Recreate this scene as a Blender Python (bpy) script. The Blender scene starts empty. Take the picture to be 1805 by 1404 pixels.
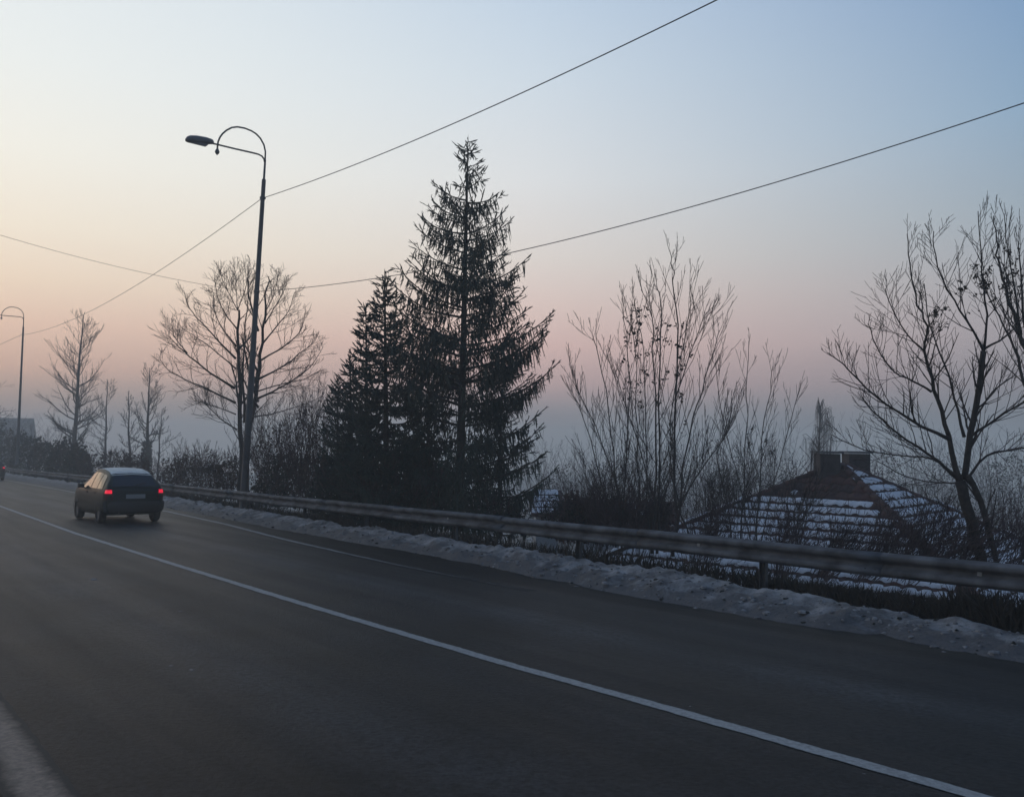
import bpy, math, random
import numpy as np
from mathutils import Vector, Matrix, noise

random.seed(11)
R = math.radians
scene = bpy.context.scene
COL = scene.collection

# ------------------------------------------------------------------ camera
W0, H0, F0 = 1805.0, 1404.0, 1560.0
CAM_H = 2.15
PITCH = math.atan((785.0 - 702.0) / F0)
ROLL = R(1.0)


def ray(x, y):
    u, v = x - W0 / 2, y - H0 / 2
    ul = u * math.cos(ROLL) + v * math.sin(ROLL)
    vl = v * math.cos(ROLL) - u * math.sin(ROLL)
    d = (ul / F0, 1.0, -vl / F0)
    c, s = math.cos(PITCH), math.sin(PITCH)
    return Vector((d[0], d[1] * c - d[2] * s, d[1] * s + d[2] * c))


def P(x, y, depth):
    """A point of the place seen at a picture position, at a given distance."""
    d = ray(x, y)
    return Vector((0, 0, CAM_H)) + d * (depth / d.y)


cam_data = bpy.data.cameras.new('camera')
cam = bpy.data.objects.new('camera', cam_data)
COL.objects.link(cam)
cam_data.sensor_width = 36.0
cam_data.lens = F0 / W0 * 36.0
cam_data.clip_end = 3000
fwd = ray(W0 / 2, H0 / 2).normalized()
right = (ray(W0 / 2 + 100, H0 / 2) - ray(W0 / 2, H0 / 2)).normalized()
upv = right.cross(fwd)
cam.matrix_world = Matrix(((right.x, upv.x, -fwd.x, 0), (right.y, upv.y, -fwd.y, 0),
                           (right.z, upv.z, -fwd.z, CAM_H), (0, 0, 0, 1)))
scene.camera = cam

# ------------------------------------------------------------------ world: dusk sky, glow on the left
SUN_AZ = R(-48)      # measured from the view direction, negative = left
SUN_EL = R(2.0)
world = bpy.data.worlds.new('World')
scene.world = world
world.use_nodes = True
wn, wl = world.node_tree.nodes, world.node_tree.links
wn.clear()


def srgb(r, g, b):
    f = lambda c: (c / 255) / 12.92 if c / 255 <= 0.04045 else ((c / 255 + 0.055) / 1.055) ** 2.4
    return (f(r), f(g), f(b), 1.0)


def wnode(t, **kw):
    n_ = wn.new(t)
    for k, v in kw.items():
        setattr(n_, k, v)
    return n_


tc = wnode('ShaderNodeTexCoord')
sep = wnode('ShaderNodeSeparateXYZ')
wl.new(tc.outputs['Generated'], sep.inputs[0])
# elevation 0..1 over 0..45 degrees
asin = wnode('ShaderNodeMath', operation='ARCSINE')
wl.new(sep.outputs['Z'], asin.inputs[0])
elev = wnode('ShaderNodeMapRange')
elev.inputs['From Min'].default_value = 0.0
elev.inputs['From Max'].default_value = R(45)
wl.new(asin.outputs[0], elev.inputs['Value'])
# angle from the sunset azimuth
horiz = wnode('ShaderNodeCombineXYZ')
wl.new(sep.outputs['X'], horiz.inputs['X'])
wl.new(sep.outputs['Y'], horiz.inputs['Y'])
nrm = wnode('ShaderNodeVectorMath', operation='NORMALIZE')
wl.new(horiz.outputs[0], nrm.inputs[0])
dot = wnode('ShaderNodeVectorMath', operation='DOT_PRODUCT')
dot.inputs[1].default_value = (math.sin(SUN_AZ), math.cos(SUN_AZ), 0)
wl.new(nrm.outputs[0], dot.inputs[0])
azi = wnode('ShaderNodeMapRange')
azi.inputs['From Min'].default_value = 1.0
azi.inputs['From Max'].default_value = 0.18
wl.new(dot.outputs['Value'], azi.inputs['Value'])


def ramp(stops):
    r_ = wnode('ShaderNodeValToRGB')
    cr = r_.color_ramp
    cr.interpolation = 'B_SPLINE' if False else 'LINEAR'
    while len(cr.elements) > 1:
        cr.elements.remove(cr.elements[-1])
    cr.elements[0].position, cr.elements[0].color = stops[0][0] / 45.0, srgb(*stops[0][1])
    for e_, c_ in stops[1:]:
        el = cr.elements.new(e_ / 45.0)
        el.color = srgb(*c_)
    wl.new(elev.outputs[0], r_.inputs['Fac'])
    return r_


warm = ramp([(0, (128, 130, 136)), (2.2, (156, 146, 146)), (4, (200, 168, 156)), (6.5, (221, 191, 173)), (9, (231, 212, 190)), (12, (236, 225, 207)), (16, (236, 233, 222)),
             (21, (229, 232, 229)), (28, (218, 225, 228)), (45, (138, 163, 194))])
mid = ramp([(0, (114, 121, 130)), (2.2, (138, 132, 140)), (4, (184, 155, 156)), (6.5, (209, 176, 171)), (9, (214, 191, 184)), (12, (214, 205, 199)), (17, (212, 214, 216)),
            (23, (197, 208, 218)), (31, (172, 192, 214)), (45, (104, 132, 172))])
cool = ramp([(0, (88, 104, 118)), (2.2, (102, 112, 124)), (4, (126, 124, 134)), (7, (150, 146, 153)), (10, (152, 155, 162)), (14, (143, 158, 171)), (19, (130, 157, 182)),
             (27, (110, 142, 180)), (45, (64, 90, 132))])
m1 = wnode('ShaderNodeMix', data_type='RGBA')
mr1 = wnode('ShaderNodeMapRange')
mr1.inputs['From Max'].default_value = 0.42
wl.new(azi.outputs[0], mr1.inputs['Value'])
wl.new(mr1.outputs[0], m1.inputs['Factor'])
wl.new(warm.outputs[0], m1.inputs['A'])
wl.new(mid.outputs[0], m1.inputs['B'])
m2 = wnode('ShaderNodeMix', data_type='RGBA')
mr2 = wnode('ShaderNodeMapRange')
mr2.inputs['From Min'].default_value = 0.42
wl.new(azi.outputs[0], mr2.inputs['Value'])
wl.new(mr2.outputs[0], m2.inputs['Factor'])
wl.new(m1.outputs['Result'], m2.inputs['A'])
wl.new(cool.outputs[0], m2.inputs['B'])
sky = wnode('ShaderNodeTexSky', sky_type='NISHITA', sun_disc=False)
sky.sun_elevation = SUN_EL
sky.sun_rotation = SUN_AZ
bg_sky = wnode('ShaderNodeBackground')
bg_sky.inputs['Strength'].default_value = 0.02
wl.new(sky.outputs[0], bg_sky.inputs['Color'])
bg = wnode('ShaderNodeBackground')
bg.inputs['Strength'].default_value = 1.16
wl.new(m2.outputs['Result'], bg.inputs['Color'])
addw = wnode('ShaderNodeAddShader')
wl.new(bg.outputs[0], addw.inputs[0])
wl.new(bg_sky.outputs[0], addw.inputs[1])
wout = wnode('ShaderNodeOutputWorld')
wl.new(addw.outputs[0], wout.inputs['Surface'])

sun_data = bpy.data.lights.new('sun', 'SUN')
sun_data.energy = 0.04
sun_data.angle = R(15)
sun_data.color = (1.0, 0.72, 0.5)
sun = bpy.data.objects.new('sun', sun_data)
COL.objects.link(sun)
sdir = Vector((math.sin(SUN_AZ) * math.cos(R(4)), math.cos(SUN_AZ) * math.cos(R(4)), math.sin(R(4))))
sun.rotation_euler = sdir.to_track_quat('Z', 'Y').to_euler()

scene.view_settings.view_transform = 'Standard'
scene.view_settings.look = 'None'
scene.view_settings.exposure = 0.0
scene.view_settings.gamma = 1.0
scene.view_settings.use_curve_mapping = False
scene.render.engine = 'CYCLES'
scene.cycles.use_denoising = True
scene.cycles.max_bounces = 6
scene.cycles.volume_bounces = 1
scene.cycles.transparent_max_bounces = 12


# ------------------------------------------------------------------ helpers
class MB:
    """collects faces of one mesh"""

    def __init__(self):
        self.v, self.f, self.m = [], [], []

    def quad(self, a, b, c, d, m=0):
        i = len(self.v)
        self.v += [tuple(a), tuple(b), tuple(c), tuple(d)]
        self.f.append((i, i + 1, i + 2, i + 3))
        self.m.append(m)

    def box(self, c, s, rz=0.0, m=0):
        cx, cy, cz = c
        ca, sa = math.cos(rz), math.sin(rz)
        i = len(self.v)
        for dz in (-.5, .5):
            for dx, dy in ((-.5, -.5), (.5, -.5), (.5, .5), (-.5, .5)):
                x, y = dx * s[0], dy * s[1]
                self.v.append((cx + x * ca - y * sa, cy + x * sa + y * ca, cz + dz * s[2]))
        for q in ((0, 3, 2, 1), (4, 5, 6, 7), (0, 1, 5, 4), (1, 2, 6, 5), (2, 3, 7, 6), (3, 0, 4, 7)):
            self.f.append(tuple(i + k for k in q))
            self.m.append(m)

    def tube(self, pts, radii, k=4, m=0, cap=True):
        n_ = len(pts)
        i0 = len(self.v)
        ax = (pts[-1] - pts[0])
        if ax.length < 1e-6:
            return
        ref = Vector((0, 0, 1)) if abs(ax.normalized().z) < 0.8 else Vector((1, 0, 0))
        cs = [(math.cos(2 * math.pi * j / k), math.sin(2 * math.pi * j / k)) for j in range(k)]
        for q in range(n_):
            a = pts[max(q - 1, 0)]
            b = pts[min(q + 1, n_ - 1)]
            d = (b - a)
            e1 = d.cross(ref)
            if e1.length < 1e-6:
                e1 = d.orthogonal()
            e1.normalize()
            e2 = d.cross(e1).normalized()
            p, r = pts[q], radii[q]
            for c, s in cs:
                self.v.append((p.x + r * (e1.x * c + e2.x * s), p.y + r * (e1.y * c + e2.y * s), p.z + r * (e1.z * c + e2.z * s)))
        for q in range(n_ - 1):
            for j in range(k):
                a = i0 + q * k + j
                b = i0 + q * k + (j + 1) % k
                self.f.append((a, b, b + k, a + k))
                self.m.append(m)
        if cap:
            self.f.append(tuple(i0 + j for j in range(k))[::-1])
            self.m.append(m)
            self.f.append(tuple(i0 + (n_ - 1) * k + j for j in range(k)))
            self.m.append(m)

    def build(self, name, mats, parent=None, smooth=False):
        me = bpy.data.meshes.new(name)
        me.from_pydata(self.v, [], self.f)
        if not isinstance(mats, (list, tuple)):
            mats = [mats]
        for mt in mats:
            me.materials.append(mt)
        if len(mats) > 1:
            me.polygons.foreach_set('material_index', self.m)
        if smooth:
            me.polygons.foreach_set('use_smooth', [True] * len(me.polygons))
        me.update()
        o = bpy.data.objects.new(name, me)
        COL.objects.link(o)
        if parent:
            o.parent = parent
        return o


def tag(o, label=None, cat=None, group=None, kind=None):
    if label:
        o['label'] = label
    if cat:
        o['category'] = cat
    if group:
        o['group'] = group
    if kind:
        o['kind'] = kind
    return o


def empty(name, loc=(0, 0, 0), rz=0.0):
    o = bpy.data.objects.new(name, None)
    COL.objects.link(o)
    o.location = loc
    o.rotation_euler = (0, 0, rz)
    o.empty_display_size = 0.2
    return o


def keep(o, parent):
    """parent a mesh built in world coordinates without moving it"""
    o.parent = parent
    o.matrix_parent_inverse = Matrix.Translation(-Vector(parent.location)) if parent.rotation_euler.z == 0 else parent.matrix_basis.inverted()
    return o


def copy_tree(o, parent=None):
    c = o.copy()
    COL.objects.link(c)
    c.parent = parent
    for ch in list(o.children):
        copy_tree(ch, c)
    return c


# ------------------------------------------------------------------ materials
def mat(name, col, rough=0.8, var=0.0, vscale=4.0, metal=0.0, spec=0.5, bump=0.0, bscale=60.0, col2=None, coat=0.0):
    m = bpy.data.materials.new(name)
    m.use_nodes = True
    nt = m.node_tree
    b = nt.nodes['Principled BSDF']
    b.inputs['Roughness'].default_value = rough
    b.inputs['Metallic'].default_value = metal
    b.inputs['Specular IOR Level'].default_value = spec
    b.inputs['Coat Weight'].default_value = coat
    c = tuple(col) + (1,)
    tcn = nt.nodes.new('ShaderNodeTexCoord')
    if var > 0 or col2:
        nz = nt.nodes.new('ShaderNodeTexNoise')
        nz.inputs['Scale'].default_value = vscale
        nz.inputs['Detail'].default_value = 5
        nt.links.new(tcn.outputs['Object'], nz.inputs['Vector'])
        rp = nt.nodes.new('ShaderNodeValToRGB')
        c2 = tuple(col2) + (1,) if col2 else tuple(min(1, x * (1 + var)) for x in col) + (1,)
        c1 = c if col2 else tuple(x * (1 - var) for x in col) + (1,)
        rp.color_ramp.elements[0].position = .35
        rp.color_ramp.elements[1].position = .65
        rp.color_ramp.elements[0].color = c1
        rp.color_ramp.elements[1].color = c2
        nt.links.new(nz.outputs['Fac'], rp.inputs['Fac'])
        nt.links.new(rp.outputs['Color'], b.inputs['Base Color'])
    else:
        b.inputs['Base Color'].default_value = c
    if bump > 0:
        bz = nt.nodes.new('ShaderNodeTexNoise')
        bz.inputs['Scale'].default_value = bscale
        bz.inputs['Detail'].default_value = 4
        nt.links.new(tcn.outputs['Object'], bz.inputs['Vector'])
        bp = nt.nodes.new('ShaderNodeBump')
        bp.inputs['Strength'].default_value = bump
        bp.inputs['Distance'].default_value = 0.02
        nt.links.new(bz.outputs['Fac'], bp.inputs['Height'])
        nt.links.new(bp.outputs['Normal'], b.inputs['Normal'])
    return m


def emis(name, col, strength, base):
    m = mat(name, base, 0.3)
    b = m.node_tree.nodes['Principled BSDF']
    b.inputs['Emission Color'].default_value = tuple(col) + (1,)
    b.inputs['Emission Strength'].default_value = strength
    return m


M = {}
M['bark'] = mat('bark', (0.035, 0.028, 0.024), .95, .35, 14, bump=.4)
M['bark_grey'] = mat('bark_grey', (0.05, 0.042, 0.038), .95, .3, 14, bump=.4)
M['twig'] = mat('twig', (0.045, 0.032, 0.028), .9, .3, 3)
M['cane'] = mat('cane', (0.06, 0.036, 0.036), .9, .35, 3)
M['needle'] = mat('needle', (0.022, 0.034, 0.024), .85, .35, 1.3)
M['needle_dark'] = mat('needle_dark', (0.017, 0.03, 0.024), .85, .35, 1.5)
M['dry_leaf'] = mat('dry_leaf', (0.05, 0.035, 0.02), .8, .4, 5)
M['brown_leaf'] = mat('brown_leaf', (0.05, 0.026, 0.02), .9, .45, 2)
M['rust_leaf'] = mat('rust_leaf', (0.07, 0.028, 0.022), .9, .5, 1.5)
M['hedge_leaf'] = mat('hedge_leaf', (0.025, 0.03, 0.024), .9, .4, 1.2)
M['steel'] = mat('galvanised_steel', (0.09, 0.092, 0.098), .7, .5, 3.0, metal=.0, spec=.2, bump=.05, bscale=20)
M['steel_dark'] = mat('weathered_steel', (0.05, 0.05, 0.052), .7, .25, 5)
M['lamp_paint'] = mat('lamp_paint', (0.06, 0.062, 0.066), .6, .2, 3)
M['lamp_head'] = mat('lamp_head', (0.09, 0.095, 0.105), .5, .15, 6)
M['lamp_glass'] = mat('lamp_glass', (0.16, 0.17, 0.19), .25)
M['cable'] = mat('cable_rubber', (0.07, 0.07, 0.075), .7)
M['paint_white'] = mat('line_paint', (0.20, 0.20, 0.195), .8, 0, bump=.3, bscale=90, col2=(0.34, 0.34, 0.33), vscale=9)
M['rubber'] = mat('tyre_rubber', (0.02, 0.02, 0.02), .85)
M['brick'] = mat('chimney_render', (0.045, 0.036, 0.036), .9, .3, 6)
M['concrete'] = mat('concrete', (0.10, 0.10, 0.10), .9, .2, 5)
M['wall_pale'] = mat('pale_render', (0.30, 0.30, 0.31), .9, .12, 1.2)
M['wall_red'] = mat('red_brown_wall', (0.12, 0.05, 0.04), .9, .3, 3)


def tile_material():
    m = mat('clay_tile', (0.10, 0.038, 0.028), .85, bump=.2, bscale=30)
    nt = m.node_tree
    b = nt.nodes['Principled BSDF']
    oi = nt.nodes.new('ShaderNodeObjectInfo')
    tcn = nt.nodes.new('ShaderNodeTexCoord')
    nz = nt.nodes.new('ShaderNodeTexNoise')
    nz.inputs['Scale'].default_value = 4.5
    nz.inputs['Detail'].default_value = 5
    nt.links.new(tcn.outputs['Object'], nz.inputs['Vector'])
    ad = nt.nodes.new('ShaderNodeMath')
    ad.operation = 'ADD'
    nt.links.new(oi.outputs['Random'], ad.inputs[0])
    nt.links.new(nz.outputs['Fac'], ad.inputs[1])
    hf = nt.nodes.new('ShaderNodeMath')
    hf.operation = 'MULTIPLY'
    hf.inputs[1].default_value = .5
    nt.links.new(ad.outputs[0], hf.inputs[0])
    rp = nt.nodes.new('ShaderNodeValToRGB')
    rp.color_ramp.elements[0].position = .15
    rp.color_ramp.elements[1].position = .85
    rp.color_ramp.elements[0].color = (0.022, 0.012, 0.012, 1)
    rp.color_ramp.elements[1].color = (0.095, 0.034, 0.028, 1)
    nt.links.new(hf.outputs[0], rp.inputs['Fac'])
    nt.links.new(rp.outputs['Color'], b.inputs['Base Color'])
    return m


M['tile'] = tile_material()


def snow_material(name, clean, dirty, thr=(.42, .62), scale=3.0, speck=True, bank=False):
    m = mat(name, clean, .75)
    nt = m.node_tree
    b = nt.nodes['Principled BSDF']
    tcn = nt.nodes.new('ShaderNodeTexCoord')
    nz = nt.nodes.new('ShaderNodeTexNoise')
    nz.inputs['Scale'].default_value = scale
    nz.inputs['Detail'].default_value = 8
    nz.inputs['Roughness'].default_value = .65
    nt.links.new(tcn.outputs['Object'], nz.inputs['Vector'])
    rp = nt.nodes.new('ShaderNodeValToRGB')
    rp.color_ramp.elements[0].position = thr[0]
    rp.color_ramp.elements[1].position = thr[1]
    rp.color_ramp.elements[0].color = tuple(dirty) + (1,)
    rp.color_ramp.elements[1].color = tuple(clean) + (1,)
    if bank:                                    # road splash: the side next to the asphalt is the dirtier one
        uv = nt.nodes.new('ShaderNodeUVMap')
        uv.uv_map = 'bank'
        sx = nt.nodes.new('ShaderNodeSeparateXYZ')
        nt.links.new(uv.outputs['UV'], sx.inputs[0])
        mr = nt.nodes.new('ShaderNodeMapRange')
        mr.inputs['From Min'].default_value = 0.0
        mr.inputs['From Max'].default_value = 0.5
        mr.inputs['To Min'].default_value = -.26
        mr.inputs['To Max'].default_value = .03
        nt.links.new(sx.outputs['X'], mr.inputs['Value'])
        ad = nt.nodes.new('ShaderNodeMath')
        ad.operation = 'ADD'
        nt.links.new(nz.outputs['Fac'], ad.inputs[0])
        nt.links.new(mr.outputs[0], ad.inputs[1])
        nt.links.new(ad.outputs[0], rp.inputs['Fac'])
    else:
        nt.links.new(nz.outputs['Fac'], rp.inputs['Fac'])
    last = rp.outputs['Color']
    if speck:
        n2 = nt.nodes.new('ShaderNodeTexNoise')
        n2.inputs['Scale'].default_value = 16
        n2.inputs['Detail'].default_value = 6
        n2.inputs['Roughness'].default_value = .75
        nt.links.new(tcn.outputs['Object'], n2.inputs['Vector'])
        r2 = nt.nodes.new('ShaderNodeValToRGB')
        r2.color_ramp.elements[0].position = .30
        r2.color_ramp.elements[1].position = .46
        r2.color_ramp.elements[0].color = (.22, .2, .19, 1)
        r2.color_ramp.elements[1].color = (1, 1, 1, 1)
        nt.links.new(n2.outputs['Fac'], r2.inputs['Fac'])
        mx = nt.nodes.new('ShaderNodeMix')
        mx.data_type = 'RGBA'
        mx.blend_type = 'MULTIPLY'
        mx.inputs['Factor'].default_value = 1
        nt.links.new(last, mx.inputs['A'])
        nt.links.new(r2.outputs['Color'], mx.inputs['B'])
        last = mx.outputs['Result']
    nt.links.new(last, b.inputs['Base Color'])
    bz = nt.nodes.new('ShaderNodeTexNoise')
    bz.inputs['Scale'].default_value = 22
    bz.inputs['Detail'].default_value = 5
    nt.links.new(tcn.outputs['Object'], bz.inputs['Vector'])
    bp = nt.nodes.new('ShaderNodeBump')
    bp.inputs['Strength'].default_value = .6
    bp.inputs['Distance'].default_value = .03
    nt.links.new(bz.outputs['Fac'], bp.inputs['Height'])
    nt.links.new(bp.outputs['Normal'], b.inputs['Normal'])
    return m


M['snow'] = snow_material('old_snow', (0.62, 0.62, 0.64), (0.5, 0.5, 0.52), speck=False)
M['snow_grey'] = snow_material('grey_snow', (0.27, 0.27, 0.275), (0.12, 0.115, 0.115))
M['snow_dirty'] = snow_material('dirty_snow', (0.30, 0.295, 0.295), (0.07, 0.066, 0.066), thr=(.40, .66), scale=2.2, bank=True)


def asphalt_material():
    m = mat('asphalt', (0.05, 0.05, 0.052), .62, spec=.13)
    nt = m.node_tree
    b = nt.nodes['Principled BSDF']
    uv = nt.nodes.new('ShaderNodeUVMap')
    uv.uv_map = 'road'
    sp = nt.nodes.new('ShaderNodeSeparateXYZ')
    nt.links.new(uv.outputs['UV'], sp.inputs[0])      # x = metres from the centre line, y = metres along
    mp = nt.nodes.new('ShaderNodeMapping')
    mp.inputs['Scale'].default_value = (2.2, .12, 1)
    nt.links.new(uv.outputs['UV'], mp.inputs['Vector'])
    nz = nt.nodes.new('ShaderNodeTexNoise')            # streaks along the lanes
    nz.inputs['Scale'].default_value = 1.0
    nz.inputs['Detail'].default_value = 6
    nt.links.new(mp.outputs[0], nz.inputs['Vector'])
    tcn = nt.nodes.new('ShaderNodeTexCoord')
    fine = nt.nodes.new('ShaderNodeTexNoise')
    fine.inputs['Scale'].default_value = 20
    fine.inputs['Detail'].default_value = 8
    fine.inputs['Roughness'].default_value = .78
    nt.links.new(tcn.outputs['Object'], fine.inputs['Vector'])
    big = nt.nodes.new('ShaderNodeTexNoise')
    big.inputs['Scale'].default_value = .8
    big.inputs['Detail'].default_value = 5
    nt.links.new(tcn.outputs['Object'], big.inputs['Vector'])
    rp = nt.nodes.new('ShaderNodeValToRGB')            # across the road: salt-pale between the tracks, dark wet edge
    cr = rp.color_ramp
    mrg = nt.nodes.new('ShaderNodeMapRange')
    mrg.inputs['From Min'].default_value = -5
    mrg.inputs['From Max'].default_value = 5
    wob = nt.nodes.new('ShaderNodeMath')
    wob.operation = 'MULTIPLY_ADD'
    wob.inputs[1].default_value = .5
    nt.links.new(nz.outputs['Fac'], wob.inputs[0])
    nt.links.new(sp.outputs['X'], wob.inputs[2])
    nt.links.new(wob.outputs[0], mrg.inputs['Value'])
    prof = [(-5, .055), (-3.6, .055), (-2.7, .042), (-1.9, .095), (-1.0, .044), (-.2, .05), (.7, .042), (1.5, .05), (2.05, .115),
            (2.5, .045), (3.2, .046), (3.55, .05), (3.85, .022), (4.35, .018), (5, .02)]
    cr.elements[0].position = 0
    cr.elements[0].color = (prof[0][1] * .28,) * 3 + (1,)
    cr.elements[1].position = 1
    cr.elements[1].color = (prof[-1][1] * .28,) * 3 + (1,)
    for a, v in prof[1:-1]:
        e = cr.elements.new((a + 5) / 10)
        e.color = (v * .26, v * .28, v * .315, 1)
    nt.links.new(mrg.outputs[0], rp.inputs['Fac'])
    r2 = nt.nodes.new('ShaderNodeValToRGB')
    r2.color_ramp.elements[0].position = .38
    r2.color_ramp.elements[1].position = .64
    r2.color_ramp.elements[0].color = (.3, .3, .3, 1)
    r2.color_ramp.elements[1].color = (2.2, 2.2, 2.2, 1)
    nt.links.new(fine.outputs['Fac'], r2.inputs['Fac'])
    mx = nt.nodes.new('ShaderNodeMix')
    mx.data_type = 'RGBA'
    mx.blend_type = 'MULTIPLY'
    mx.inputs['Factor'].default_value = 1
    nt.links.new(rp.outputs['Color'], mx.inputs['A'])
    nt.links.new(r2.outputs['Color'], mx.inputs['B'])
    r3 = nt.nodes.new('ShaderNodeValToRGB')
    r3.color_ramp.elements[0].position = .3
    r3.color_ramp.elements[1].position = .7
    r3.color_ramp.elements[0].color = (.6, .6, .6, 1)
    r3.color_ramp.elements[1].color = (1.35, 1.35, 1.35, 1)
    nt.links.new(big.outputs['Fac'], r3.inputs['Fac'])
    mx2 = nt.nodes.new('ShaderNodeMix')
    mx2.data_type = 'RGBA'
    mx2.blend_type = 'MULTIPLY'
    mx2.inputs['Factor'].default_value = 1
    nt.links.new(mx.outputs['Result'], mx2.inputs['A'])
    nt.links.new(r3.outputs['Color'], mx2.inputs['B'])
    nt.links.new(mx2.outputs['Result'], b.inputs['Base Color'])
    rr = nt.nodes.new('ShaderNodeMapRange')
    rr.inputs['From Min'].default_value = .3
    rr.inputs['From Max'].default_value = .7
    rr.inputs['To Min'].default_value = .44
    rr.inputs['To Max'].default_value = .54
    nt.links.new(nz.outputs['Fac'], rr.inputs['Value'])
    nt.links.new(rr.outputs[0], b.inputs['Roughness'])
    bp = nt.nodes.new('ShaderNodeBump')
    bp.inputs['Strength'].default_value = .9
    bp.inputs['Distance'].default_value = .03
    nt.links.new(fine.outputs['Fac'], bp.inputs['Height'])
    nt.links.new(bp.outputs['Normal'], b.inputs['Normal'])
    return m


M['asphalt'] = asphalt_material()


def ground_material():
    m = mat('winter_ground', (0.05, 0.045, 0.04), .95)
    nt = m.node_tree
    b = nt.nodes['Principled BSDF']
    tcn = nt.nodes.new('ShaderNodeTexCoord')
    nz = nt.nodes.new('ShaderNodeTexNoise')
    nz.inputs['Scale'].default_value = .35
    nz.inputs['Detail'].default_value = 9
    nz.inputs['Roughness'].default_value = .65
    nt.links.new(tcn.outputs['Object'], nz.inputs['Vector'])
    rp = nt.nodes.new('ShaderNodeValToRGB')
    rp.color_ramp.elements[0].position = .50
    rp.color_ramp.elements[1].position = .60
    rp.color_ramp.elements[0].color = (.045, .042, .035, 1)
    rp.color_ramp.elements[1].color = (.42, .42, .44, 1)
    nt.links.new(nz.outputs['Fac'], rp.inputs['Fac'])
    nt.links.new(rp.outputs['Color'], b.inputs['Base Color'])
    return m


M['ground'] = ground_material()
M['verge_soil'] = mat('verge_soil', (0.018, 0.020, 0.018), .95, .4, 6, bump=.5)


def worn_line_material(name, paint, soft):
    """road paint worn through to the asphalt: v of the line map says how much is left"""
    m = mat(name, paint, .6, spec=.13)
    nt = m.node_tree
    b = nt.nodes['Principled BSDF']
    uv = nt.nodes.new('ShaderNodeUVMap')
    uv.uv_map = 'line'
    sp = nt.nodes.new('ShaderNodeSeparateXYZ')
    nt.links.new(uv.outputs['UV'], sp.inputs[0])
    ab = nt.nodes.new('ShaderNodeMath')
    ab.operation = 'ABSOLUTE'
    nt.links.new(sp.outputs['X'], ab.inputs[0])
    pw = nt.nodes.new('ShaderNodeMath')
    pw.operation = 'POWER'
    pw.inputs[1].default_value = 2.0 if soft else 8.0
    nt.links.new(ab.outputs[0], pw.inputs[0])
    tcn = nt.nodes.new('ShaderNodeTexCoord')
    nz = nt.nodes.new('ShaderNodeTexNoise')
    nz.inputs['Scale'].default_value = 9
    nz.inputs['Detail'].default_value = 9
    nz.inputs['Roughness'].default_value = .72
    nt.links.new(tcn.outputs['Object'], nz.inputs['Vector'])
    sm = nt.nodes.new('ShaderNodeMath')
    sm.operation = 'MULTIPLY_ADD'
    sm.inputs[1].default_value = .9 if soft else .45
    nt.links.new(pw.outputs[0], sm.inputs[0])
    nt.links.new(nz.outputs['Fac'], sm.inputs[2])
    wr = nt.nodes.new('ShaderNodeMath')
    wr.operation = 'ADD'
    nt.links.new(sm.outputs[0], wr.inputs[0])
    nt.links.new(sp.outputs['Y'], wr.inputs[1])
    mr = nt.nodes.new('ShaderNodeMapRange')
    mr.inputs['From Min'].default_value = .52 if soft else .62
    mr.inputs['From Max'].default_value = 1.1 if soft else .86
    nt.links.new(wr.outputs[0], mr.inputs['Value'])
    fine = nt.nodes.new('ShaderNodeTexNoise')
    fine.inputs['Scale'].default_value = 24
    fine.inputs['Detail'].default_value = 7
    fine.inputs['Roughness'].default_value = .7
    nt.links.new(tcn.outputs['Object'], fine.inputs['Vector'])
    mx = nt.nodes.new('ShaderNodeMix')
    mx.data_type = 'RGBA'
    mx.inputs['A'].default_value = tuple(paint) + (1,)
    mx.inputs['B'].default_value = (.015, .016, .018, 1)
    nt.links.new(mr.outputs[0], mx.inputs['Factor'])
    r2 = nt.nodes.new('ShaderNodeValToRGB')
    r2.color_ramp.elements[0].position = .3
    r2.color_ramp.elements[1].position = .72
    r2.color_ramp.elements[0].color = (.6, .6, .6, 1)
    r2.color_ramp.elements[1].color = (1.3, 1.3, 1.3, 1)
    nt.links.new(fine.outputs['Fac'], r2.inputs['Fac'])
    m2_ = nt.nodes.new('ShaderNodeMix')
    m2_.data_type = 'RGBA'
    m2_.blend_type = 'MULTIPLY'
    m2_.inputs['Factor'].default_value = 1
    nt.links.new(mx.outputs['Result'], m2_.inputs['A'])
    nt.links.new(r2.outputs['Color'], m2_.inputs['B'])
    nt.links.new(m2_.outputs['Result'], b.inputs['Base Color'])
    return m


M['mud_line'] = worn_line_material('worn_edge_paint', (.24, .18, .14), True)
M['white_line'] = worn_line_material('centre_paint', (.30, .30, .29), False)
M['pale_line'] = worn_line_material('edge_paint', (.26, .255, .245), True)


def line_uv(o, s_list, wear):
    me = o.data
    lay = me.uv_layers.new(name='line')
    vals = []
    for lp_ in me.loops:
        v = lp_.vertex_index
        vals += [(-1.0, 0.0, 1.0)[v % 3], wear(s_list[v // 3])]
    lay.data.foreach_set('uv', vals)


# ------------------------------------------------------------------ the road's own frame: s along it, n across it
T = Vector((-.62, .785, 0)).normalized()
N = Vector((.785, .62, 0)).normalized()
GRADE = .016


def zroad(s):
    if s > 85:
        return -GRADE * (85 - 6.5) - .004 * (s - 85)
    return -GRADE * (s - 6.5)


def lin(tab):
    xs, ys = [a for a, b in tab], [b for a, b in tab]
    return lambda s: float(np.interp(s, xs, ys))


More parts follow.
